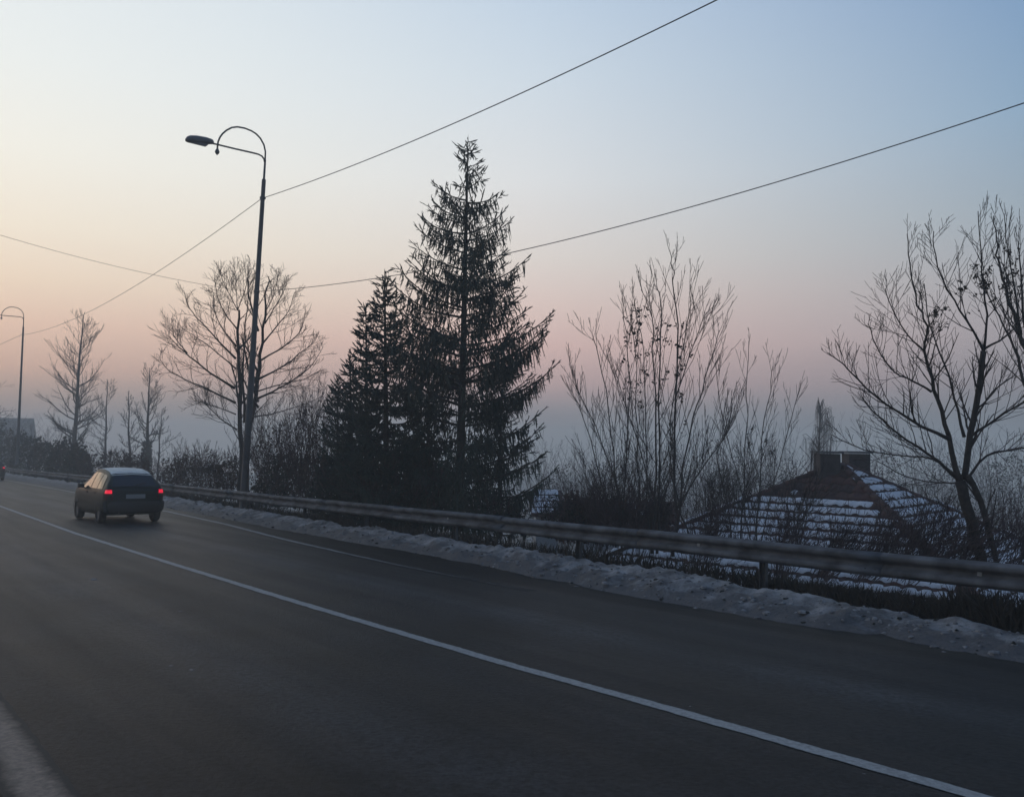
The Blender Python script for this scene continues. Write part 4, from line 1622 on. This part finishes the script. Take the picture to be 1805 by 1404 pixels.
def roof_snow(mb, o, ex, ey, ez, w, l, rng, hgt=.05):
    k, m = 5, 4
    i0 = len(mb.v)
    for a in range(m + 1):
        for b in range(k + 1):
            x = (b / k - .5) * w * (1 + rng.uniform(-.07, .07))
            y = a / m * l * (1 + rng.uniform(-.1, .1))
            edge = min(1, 4 * min(a / m, 1 - a / m) + .0) * min(1, 4 * min(b / k, 1 - b / k))
            z = .035 + hgt * edge * rng.uniform(.7, 1.2)
            p = o + ex * x + ey * y + ez * z
            mb.v.append(tuple(p))
    for a in range(m):
        for b in range(k):
            i = i0 + a * (k + 1) + b
            mb.f.append((i, i + 1, i + k + 2, i + k + 1))
            mb.m.append(0)


rng = random.Random(77)
snow_mb = MB()
rest_mb = MB()
ntile = 0
for fi, (ca, cb) in enumerate(((CL, CF), (CF, CR))):
    ex, ey, ez, mid_, L, SL = face_frame(ca, cb)
    if ez.z < 0:
        ez = -ez
    rot = Matrix((ex, ey, ez)).transposed()
    nrow = int(SL / TG)
    for r_ in range(nrow):
        y = r_ * TG
        wid = L * (1 - y / SL)
        nt_ = int(wid / TW)
        for c_ in range(nt_):
            x = (c_ - (nt_ - 1) / 2) * TW + rng.uniform(-.012, .012)
            o = mid_ + ex * x + ey * y + ez * (.005 + rng.uniform(0, .012))
            rr_ = rot.to_4x4()
            mw = Matrix.Translation(o) @ rr_ @ Matrix.Rotation(rng.gauss(0, .012), 4, 'Z')
            if fi == 0 and ntile < 300 and r_ >= 2:
                t_ = bpy.data.objects.new('tile', TILE_ME)
                COL.objects.link(t_)
                t_.parent = roof
                t_.matrix_parent_inverse = (Matrix.Translation(Vector(house.location)) @ roof.matrix_parent_inverse).inverted()
                t_.matrix_basis = mw
                ntile += 1
            else:
                i0 = len(rest_mb.v)
                rest_mb.v += [tuple(mw @ Vector(v)) for v in TILE_MB.v]
                rest_mb.f += [tuple(i0 + q for q in f) for f in TILE_MB.f]
                rest_mb.m += [0] * len(TILE_MB.f)
        # snow lying along the course in joined, part-melted sheets
        up_ = y / SL
        st = .05
        run = []

        def flush(run):
            if len(run) < 4:
                return
            i0 = len(snow_mb.v)
            for q, (x, lo, hi, th) in enumerate(run):
                ed = min(1, q / 2.0, (len(run) - 1 - q) / 2.0)
                b_ = mid_ + ex * x
                mid_y = (lo + hi) / 2
                for yy, zz in ((lo + (1 - ed) * .06, .055), (lo + .03, .055 + th * ed), (mid_y, .05 + th * 1.15 * ed), (hi - (1 - ed) * .05, .035)):
                    snow_mb.v.append(tuple(b_ + ey * yy + ez * (zz + .028 * math.sin((x / TW + .5) * 2 * math.pi) * .3)))
            for q in range(len(run) - 1):
                for w_ in range(3):
                    i = i0 + q * 4 + w_
                    snow_mb.f.append((i, i + 4, i + 5, i + 1))
                    snow_mb.m.append(0)

        x = -wid / 2 + .1
        while x < wid / 2 - .1:
            nz_ = noise.noise(Vector((x * .5, y * .8, fi * 9.0 + 2)))
            n3 = noise.noise(Vector((x * 3.2, y * 5.0, fi * 9.0)))
            if fi == 0:
                thr = -.52 if up_ < .68 else (.25 if up_ < .74 else 9)
                if x > wid / 2 - .4 - .3 * n3:
                    thr = .35
                if x < -wid / 2 + .2:
                    thr = -.25 if up_ < .7 else 9
            else:
                thr = -.75
                if x < -wid / 2 + .3:
                    thr = .1
            if .45 * nz_ + .75 * n3 > thr:
                n4 = noise.noise(Vector((x * 7.0, y * 3.0, 5.0)))
                run.append((x, y + .06 + .08 * n4, y + TG * ((.91 if fi == 0 else .99) + .10 * n3) + .02, .035 + .02 * n4 + .02 * nz_))
            else:
                flush(run)
                run = []
            x += st
        flush(run)
ob = keep(rest_mb.build('tile_rest', M['tile'], smooth=True), house)
ob['kind'] = 'stuff'
ob.name = 'tiles'
ob = keep(snow_mb.build('roof_snow', M['snow'], smooth=True), house)
ob['kind'] = 'stuff'
# hip ridges: half-round ridge tiles
snow_mb2 = MB()
for cc in (CF, CL, CR):
    d = (HOUSE_A - cc)
    Lh = d.length
    d.normalize()
    n_ = int(Lh / .42)
    for i in range(n_):
        mb = MB()
        a = cc + d * (i * .42) + Vector((0, 0, .05))
        b = cc + d * ((i + 1) * .42 + .05) + Vector((0, 0, .035))
        mb.tube([a, b], [.11, .09], 8)
        keep(mb.build('ridge_tile', M['tile'], smooth=True), house)
        if cc is not CF and i < n_ * .66:
            roof_snow(snow_mb2, a + Vector((0, 0, .085)), d.cross(Vector((0, 0, 1))).normalized(), d, Vector((0, 0, 1)), .24, .40, rng, .05)
ob = keep(snow_mb2.build('ridge_snow', M['snow'], smooth=True), house)
ob['kind'] = 'stuff'
# chimneys
for (xa, xb, ybot, dpt) in ((1440, 1475, 850, 26.8), (1490, 1527, 860, 27.7)):
    a, b = P(xa, 799, dpt), P(xb, 799, dpt)
    zb = P(xa, ybot, dpt).z - .5
    w = b.x - a.x
    mb = MB()
    c = (a + b) / 2
    mb.box((c.x, c.y, (a.z + zb) / 2), (w, .62, a.z - zb))
    ch = keep(mb.build('chimney_stack', M['brick']), house)
    mb = MB()
    mb.box((c.x, c.y, a.z + .045), (w + .14, .78, .065))
    cp = mb.build('chimney_cap', M['concrete'])
    keep(cp, house)

# ------------------------------------------------------------------ low red-brown shed and other roofs
def shed(x0, x1, ytop, ybot, depth, label, wallm, roofm, snow=.4, pitch=.5, seed=1, name='shed', overhang=.2, depth_len=4.0, rot=0.0):
    rng = random.Random(seed)
    a, b = P(x0, ytop, depth), P(x1, ytop, depth)
    zr = (a.z + b.z) / 2
    ze = P(x0, ybot, depth).z
    c = (a + b) / 2
    wid = (b - a).length
    root = empty(name, (c.x, c.y, zterrain(0, 30)))
    tag(root, label, 'building')
    base_rot = math.atan2(b.y - a.y, b.x - a.x) + rot
    ex = Vector((math.cos(base_rot), math.sin(base_rot), 0))
    ey = Vector((-ex.y, ex.x, 0))
    run = depth_len / 2
    h = zr - ze
    mb = MB()
    for sg in (-1, 1):
        p0, p1 = c - ex * wid / 2, c + ex * wid / 2
        p0.z = p1.z = zr
        q0, q1 = p0 + ey * run * sg, p1 + ey * run * sg
        q0.z = q1.z = ze
        mb.quad(*((p0, p1, q1, q0) if sg > 0 else (p0, q0, q1, p1)))
    ro = keep(mb.build('roof', roofm), root)
    so = ro.modifiers.new('thick', 'SOLIDIFY')
    so.thickness = .12
    mb = MB()
    mb.box((c.x, c.y, ze - 1.6), (wid - overhang * 2, depth_len - overhang * 2, 3.1), base_rot)
    i0 = len(mb.v)
    for sx in (-1, 1):
        g = c + ex * (wid / 2 - overhang) * sx
        pa, pb = g + ey * (run - overhang), g - ey * (run - overhang)
        pt = Vector((g.x, g.y, zr - .14))
        pa.z = pb.z = ze - .06
        i0 = len(mb.v)
        mb.v += [tuple(pa), tuple(pb), tuple(pt)]
        mb.f.append((i0, i0 + 1, i0 + 2))
        mb.m.append(0)
    keep(mb.build('wall', wallm), root)
    # battens/tile courses on the side towards the road
    sl = math.hypot(run, h)
    eyd = (Vector((0, 0, h)) + ey * run).normalized()
    ez = ex.cross(eyd).normalized()
    ms = MB()
    eave = c - ey * run
    eave.z = ze
    nrow = max(2, int(sl / .4))
    for r_ in range(nrow):
        mbx = MB()
        y = r_ * sl / nrow
        a_ = eave - ex * wid / 2 + eyd * y + ez * .03
        b_ = eave + ex * wid / 2 + eyd * y + ez * .03
        if snow == 0:
            continue
        mbx.tube([a_, b_], [.035, .035], 4)
        keep(mbx.build('tile_course', roofm), root)
        for cc in range(int(wid / .36)):
            if rng.random() < snow:
                roof_snow(ms, eave - ex * (wid / 2 - .2 - cc * .36) + eyd * (y + .06), ex, eyd, ez, .37, sl / nrow * .8, rng, .06)
    if ms.f:
        sn = keep(ms.build('roof_snow', M['snow'], smooth=True), root)
        sn['kind'] = 'stuff'
    return root


shed(1015, 1192, 882, 926, 38, 'low shed with rusty red roof behind the slender bare trees', M['wall_pale'], M['tile'], .10, seed=4, depth_len=4.5, rot=-.1)
shed(935, 990, 863, 900, 36, 'small snow covered roof seen under the spruce branches', M['wall_pale'], M['tile'], 1.0, seed=6, depth_len=3.5)
shed(-160, 60, 735, 790, 185, 'hazy grey house with snowy roof behind the hedge at the left edge', M['wall_pale'], M['snow_grey'], .0, seed=8, name='distant_house', depth_len=4.5)


# ------------------------------------------------------------------ cars
M['car_green'] = mat('car_paint', (0.010, 0.016, 0.013), .5, spec=.22, coat=.1)
M['painted_sheen'] = mat('painted_roof_sheen', (0.60, 0.59, 0.55), .6, .12, 6)  # pale cream painted in for the sky's reflection on the car roof
M['car_glass'] = mat('car_glass', (0.02, 0.024, 0.03), .08, spec=.6)
M['car_trim'] = mat('car_trim', (0.018, 0.018, 0.019), .6)
M['rim'] = mat('wheel_rim', (0.12, 0.12, 0.125), .4, metal=.6)
M['plate'] = mat('plate', (0.26, 0.265, 0.27), .5)
M['tail_lit'] = emis('tail_lamp_lit', (1.0, 0.012, 0.05), .8, (0.35, 0.02, 0.03))
M['tail_dim'] = mat('tail_lamp_lens', (0.10, 0.012, 0.016), .25)


def make_car():
    """rear bumper at x = 0, nose at x = 3.95; y across; z up from the road"""
    root = empty('parked')
    root.name = 'car'
    zr = lin([(0.0, .90), (.06, .96), (.14, 1.06), (.28, 1.20), (.40, 1.31), (.50, 1.365), (.75, 1.44), (1.3, 1.51), (1.8, 1.515), (2.15, 1.46), (2.45, 1.29), (2.8, 1.05), (2.95, .985), (3.4, .93), (3.75, .84), (3.9, .70), (3.95, .6)])
    zb = lin([(0, .86), (.3, .93), (2.6, .92), (2.95, .93), (3.4, .88), (3.75, .80), (3.95, .58)])
    wl_ = lin([(0, .66), (.04, .76), (.2, .82), (.7, .835), (3.0, .835), (3.6, .80), (3.85, .70), (3.95, .56)])
    z0 = lin([(0, .36), (.05, .28), (.5, .22), (3.4, .20), (3.9, .26), (3.95, .32)])
    wr = lin([(0, .70), (.14, .66), (.4, .60), (.75, .575), (1.8, .575), (2.2, .57), (2.6, .62), (2.95, .70), (3.6, .68), (3.95, .5)])
    xs = [0, .02, .05, .09, .14, .2, .28, .34, .40, .45, .50, .6, .75, 1.0, 1.3, 1.6, 1.8, 2.0, 2.15, 2.3, 2.45, 2.62, 2.8, 2.95, 3.15, 3.4, 3.6, 3.75, 3.85, 3.9, 3.95]

    def ring(x):
        zt, b, w, lo, wt = zr(x), zb(x), wl_(x), z0(x), wr(x)
        b = min(b, zt - .012)
        gh = zt - b
        fr = min(1, gh / .35)
        wt = w * .97 + (wt - w * .97) * fr
        return [(0, lo), (w * .80, lo), (w * .95, lo + .05), (w * .985, lo + .16), (w * 1.0, (lo + b) * .5), (w * .99, b - .10), (w * .965, b),
                (w * .955 + (wt - w * .955) * .55, b + gh * .55), (wt, b + gh * .86), (wt * .93, b + gh * .955), (wt * .72, zt - .004 * fr), (0, zt + .018 * fr)]

    mb = MB()
    K = None
    for x in xs:
        h = ring(x)
        full = h + [(-a, b) for a, b in h[-2:0:-1]]
        K = len(full)
        for (y, z) in full:
            mb.v.append((x, y, z))
    for q in range(len(xs) - 1):
        for j in range(K):
            a, b = q * K + j, q * K + (j + 1) % K
            mb.f.append((a, a + K, b + K, b))
            mb.m.append(0)
    mb.f.append(tuple(range(K)))
    mb.m.append(0)
    mb.f.append(tuple((len(xs) - 1) * K + j for j in range(K))[::-1])
    mb.m.append(0)
    body = mb.build('body', M['car_green'], root, True)

    def panel(name, pts_fn, nu, nv, m, off):
        mb = MB()
        for a in range(nu + 1):
            for b in range(nv + 1):
                mb.v.append(tuple(pts_fn(a / nu, b / nv)))
        for a in range(nu):
            for b in range(nv):
                i = a * (nv + 1) + b
                mb.f.append((i, i + 1, i + nv + 2, i + nv + 1))
                mb.m.append(0)
        o = mb.build(name, m, body, True)
        return o

    # rear window follows the tailgate slope
    def rw(u, v):
        x = .105 + .30 * u
        y = (v - .5) * 2 * (.60 - .09 * u)
        zt = zr(x)
        fr = min(1, (zt - zb(x)) / .35)
        droop = .018 * fr * (1 - abs(y) / .5) if abs(y) < .5 else 0
        return (x - .012, y, zt + .008 + max(0, droop) * .9)
    panel('rear_window', rw, 5, 8, M['car_glass'], .01)

    def side(x0a, x0b, x1a, x1b, sg):
        def fn(u, v):
            xa = x0a + (x0b - x0a) * v
            xb = x1a + (x1b - x1a) * v
            x = xa + (xb - xa) * u
            h = ring(x)
            p6, p7, p8 = h[6], h[7], h[8]
            t = .06 + v * .86
            if t < .55:
                k_ = t / .55
                y, z = p6[0] + (p7[0] - p6[0]) * k_, p6[1] + (p7[1] - p6[1]) * k_
            else:
                k_ = (t - .55) / .45
                y, z = p7[0] + (p8[0] - p7[0]) * k_, p7[1] + (p8[1] - p7[1]) * k_
            return (x, sg * (y + .012), z)
        return fn
    for sg in (1, -1):
        panel('side_window', side(.42, .60, .95, .95, sg), 4, 4, M['car_glass'], .01)
        panel('side_window', side(1.0, 1.0, 1.62, 1.62, sg), 4, 4, M['car_glass'], .01)
        panel('side_window', side(1.68, 1.68, 2.62, 2.25, sg), 5, 4, M['car_glass'], .01)

    def ws(u, v):
        x = 2.24 + .52 * u
        y = (v - .5) * 2 * (.52 + .08 * u)
        return (x + .012, y, zr(x) + .02)
    panel('windscreen', ws, 5, 6, M['car_glass'], .01)
    def painted_sheen(u, v):
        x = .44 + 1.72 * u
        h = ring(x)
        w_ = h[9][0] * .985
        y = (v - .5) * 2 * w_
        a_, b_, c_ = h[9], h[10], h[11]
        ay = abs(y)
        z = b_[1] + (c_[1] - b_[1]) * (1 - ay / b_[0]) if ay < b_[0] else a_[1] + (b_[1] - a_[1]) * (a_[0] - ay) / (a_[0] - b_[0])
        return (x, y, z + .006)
    panel('roof_sheen_panel', painted_sheen, 10, 12, M['painted_sheen'], .01)  # thin pale skin over the roof, imitating bright sky mirrored there
    # bumpers
    mb = MB()
    for (dx, zz, ww) in ((-.035, .33, .76), (-.05, .42, .79), (-.05, .56, .80), (-.03, .62, .79)):
        for yy in (-1, -.8, 0, .8, 1):
            mb.v.append((dx + (0.16 if abs(yy) == 1 else (.015 if abs(yy) == .8 else 0)), yy * ww * (1.04 if abs(yy) == 1 else 1), zz))
    for a in range(3):
        for b in range(4):
            i = a * 5 + b
            mb.f.append((i, i + 5, i + 6, i + 1))
            mb.m.append(0)
    bum = mb.build('rear_bumper', M['car_trim'], root, True)
    # lamps
    for sg in (1, -1):
        mb = MB()
        y0 = sg * .70
        mb.v = [(-.012, sg * .63, .84), (-.006, sg * .64, .94), (.055, sg * .76, .935), (.05, sg * .775, .84), (.03, sg * .63, .84), (.05, sg * .64, .94), (.16, sg * .77, .935), (.16, sg * .79, .84)]
        mb.f = [(0, 1, 2, 3), (4, 7, 6, 5), (0, 4, 5, 1), (1, 5, 6, 2), (2, 6, 7, 3), (3, 7, 4, 0)]
        mb.m = [0] * 6
        mb.build('tail_lamp', M['tail_lit'], root)
        mb = MB()
        mb.v = [(-.012, sg * .61, .66), (-.012, sg * .615, .83), (.05, sg * .778, .83), (.055, sg * .77, .66), (.03, sg * .61, .66), (.03, sg * .615, .83), (.2, sg * .80, .83), (.2, sg * .80, .66)]
        mb.f = [(0, 1, 2, 3), (4, 7, 6, 5), (0, 4, 5, 1), (1, 5, 6, 2), (2, 6, 7, 3), (3, 7, 4, 0)]
        mb.m = [0] * 6
        mb.build('indicator_lens', M['tail_dim'], root)
        mb = MB()
        mb.box((2.42, sg * .90, 1.0), (.10, .16, .11))
        mb.box((2.46, sg * .80, .95), (.05, .1, .03))
        mb.build('wing_mirror', M['car_trim'], root)
        for xx in (1.12, 2.0):
            mb = MB()
            mb.box((xx, sg * .832, .84), (.15, .02, .03))
            mb.build('door_handle', M['car_trim'], body)
    mb = MB()
    mb.box((-.022, 0, .755), (.012, .52, .115))
    mb.build('number_plate', M['plate'], root)
    mb = MB()
    mb.tube([Vector((.10, .02, 1.055)), Vector((.16, -.3, 1.12))], [.012, .008], 5)
    mb.build('rear_wiper', M['car_trim'], root)
    mb = MB()
    mb.tube([Vector((.05, .42, .29)), Vector((-.06, .42, .28))], [.028, .028], 8)
    mb.build('exhaust_pipe', M['car_trim'], root)
    for x in (.68, 3.18):
        for sg in (1, -1):
            w = empty('wheel', (x, sg * .74, .295))
            w.parent = root
            mb = MB()
            prof = [(.20, -.085), (.265, -.095), (.29, -.07), (.295, 0), (.29, .07), (.265, .095), (.20, .085)]
            k = 24
            for r, y in prof:
                for j in range(k):
                    a = 2 * math.pi * j / k
                    mb.v.append((r * math.cos(a), y, r * math.sin(a)))
            for q in range(len(prof) - 1):
                for j in range(k):
                    a, b = q * k + j, q * k + (j + 1) % k
                    mb.f.append((a, b, b + k, a + k))
                    mb.m.append(0)
            mb.build('tyre', M['rubber'], w, True)
            mb = MB()
            for r, y in ((.21, .07), (.17, .05), (.05, .075)):
                for j in range(k):
                    a = 2 * math.pi * j / k
                    mb.v.append((r * math.cos(a), sg * y, r * math.sin(a)))
            for q in range(2):
                for j in range(k):
                    a, b = q * k + j, q * k + (j + 1) % k
                    mb.f.append((a, b, b + k, a + k))
                    mb.m.append(0)
            mb.f.append(tuple(2 * k + j for j in range(k)))
            mb.m.append(0)
            mb.build('rim', M['rim'], w, True)
    # dark wheel arches
    for x in (.68, 3.18):
        for sg in (1, -1):
            mb = MB()
            k = 12
            for j in range(k + 1):
                a = math.pi * j / k
                for rr_ in (.30, .345):
                    mb.v.append((x + rr_ * math.cos(a), sg * .845, .295 + rr_ * math.sin(a)))
            for j in range(k):
                i = j * 2
                mb.f.append((i, i + 1, i + 3, i + 2))
                mb.m.append(0)
            mb.build('wheel_arch', M['car_trim'], body)
    return root


car = make_car()
s_c, n_c = 27.4, 7.58
pc = W(s_c, n_c, .0)
d_car = (W(s_c + 3, n_c, 0) - W(s_c, n_c, 0)).normalized()
ang = math.atan2(d_car.y, d_car.x)
car.location = pc
car.rotation_euler = (0, math.atan(GRADE), ang + R(.6))
car.scale = (1.0, 1.04, 1.06)
tag(car, 'dark green hatchback with lit tail lamps driving away in the far lane', 'car', 'cars on the road')
car2 = copy_tree(car)
q = P(-14, 850, 66)
s2 = q.dot(T)
n2 = q.dot(N)
car2.location = W(s2, n2, 0)
tag(car2, 'second car ahead at the left edge showing only one red tail lamp', 'car', 'cars on the road')

# ------------------------------------------------------------------ bits of ice on the asphalt
ME_ICE = None
rng = random.Random(9)
marks = [(166, 1021, .07, 'largest pale ice chip on the asphalt left of the centre line'), (318, 1077, .03, 'pale ice chip a little right of the largest one'), (302, 1173, .025, 'pale ice chip in the middle of the near lane'),
         (337, 1180, .028, 'pale ice chip next to another in the middle of the near lane'), (1523, 1363, .014, 'pale ice crumb just below the centre line near the bottom edge'), (1216, 1244, .012, 'pale ice crumb just above the centre line')]
for (x, y, sz, lb) in marks:
    d = ray(x, y)
    kk_ = (GRADE * 6.5 - CAM_H) / (d.z + GRADE * d.dot(T))
    p = Vector((d.x * kk_, d.y * kk_, CAM_H + d.z * kk_))
    mb = MB()
    n_ = 7
    lo = [p + Vector((math.cos(6.283 * j / n_) * sz * rng.uniform(.7, 1.2), math.sin(6.283 * j / n_) * sz * .6 * rng.uniform(.7, 1.2), .001)) for j in range(n_)]
    hi = [p + (v - p) * .6 + Vector((0, 0, sz * .2)) for v in lo]
    mb.v = [tuple(v) for v in lo + hi]
    mb.f = [tuple(range(n_, 2 * n_))] + [(j, (j + 1) % n_, n_ + (j + 1) % n_, n_ + j) for j in range(n_)]
    mb.m = [0] * len(mb.f)
    tag(mb.build('ice_chip', M['snow_grey']), lb, 'ice', 'ice chips on the road')

# ------------------------------------------------------------------ haze over the valley
mb = MB()
mb.box((40, 110, 1.0), (1300, 1300, 32))
hz = mb.build('haze', [])
hm = bpy.data.materials.new('haze')
hm.use_nodes = True
nt = hm.node_tree
nt.nodes.clear()
ho = nt.nodes.new('ShaderNodeOutputMaterial')
pv = nt.nodes.new('ShaderNodeVolumePrincipled')
pv.inputs['Color'].default_value = (.97, .97, .92, 1)
pv.inputs['Density'].default_value = .0031
pv.inputs['Anisotropy'].default_value = .2
nt.links.new(pv.outputs[0], ho.inputs['Volume'])
hm.cycles.homogeneous_volume = True
hz.data.materials.append(hm)
tag(hz, 'blue grey evening haze filling the valley', 'haze', kind='stuff')
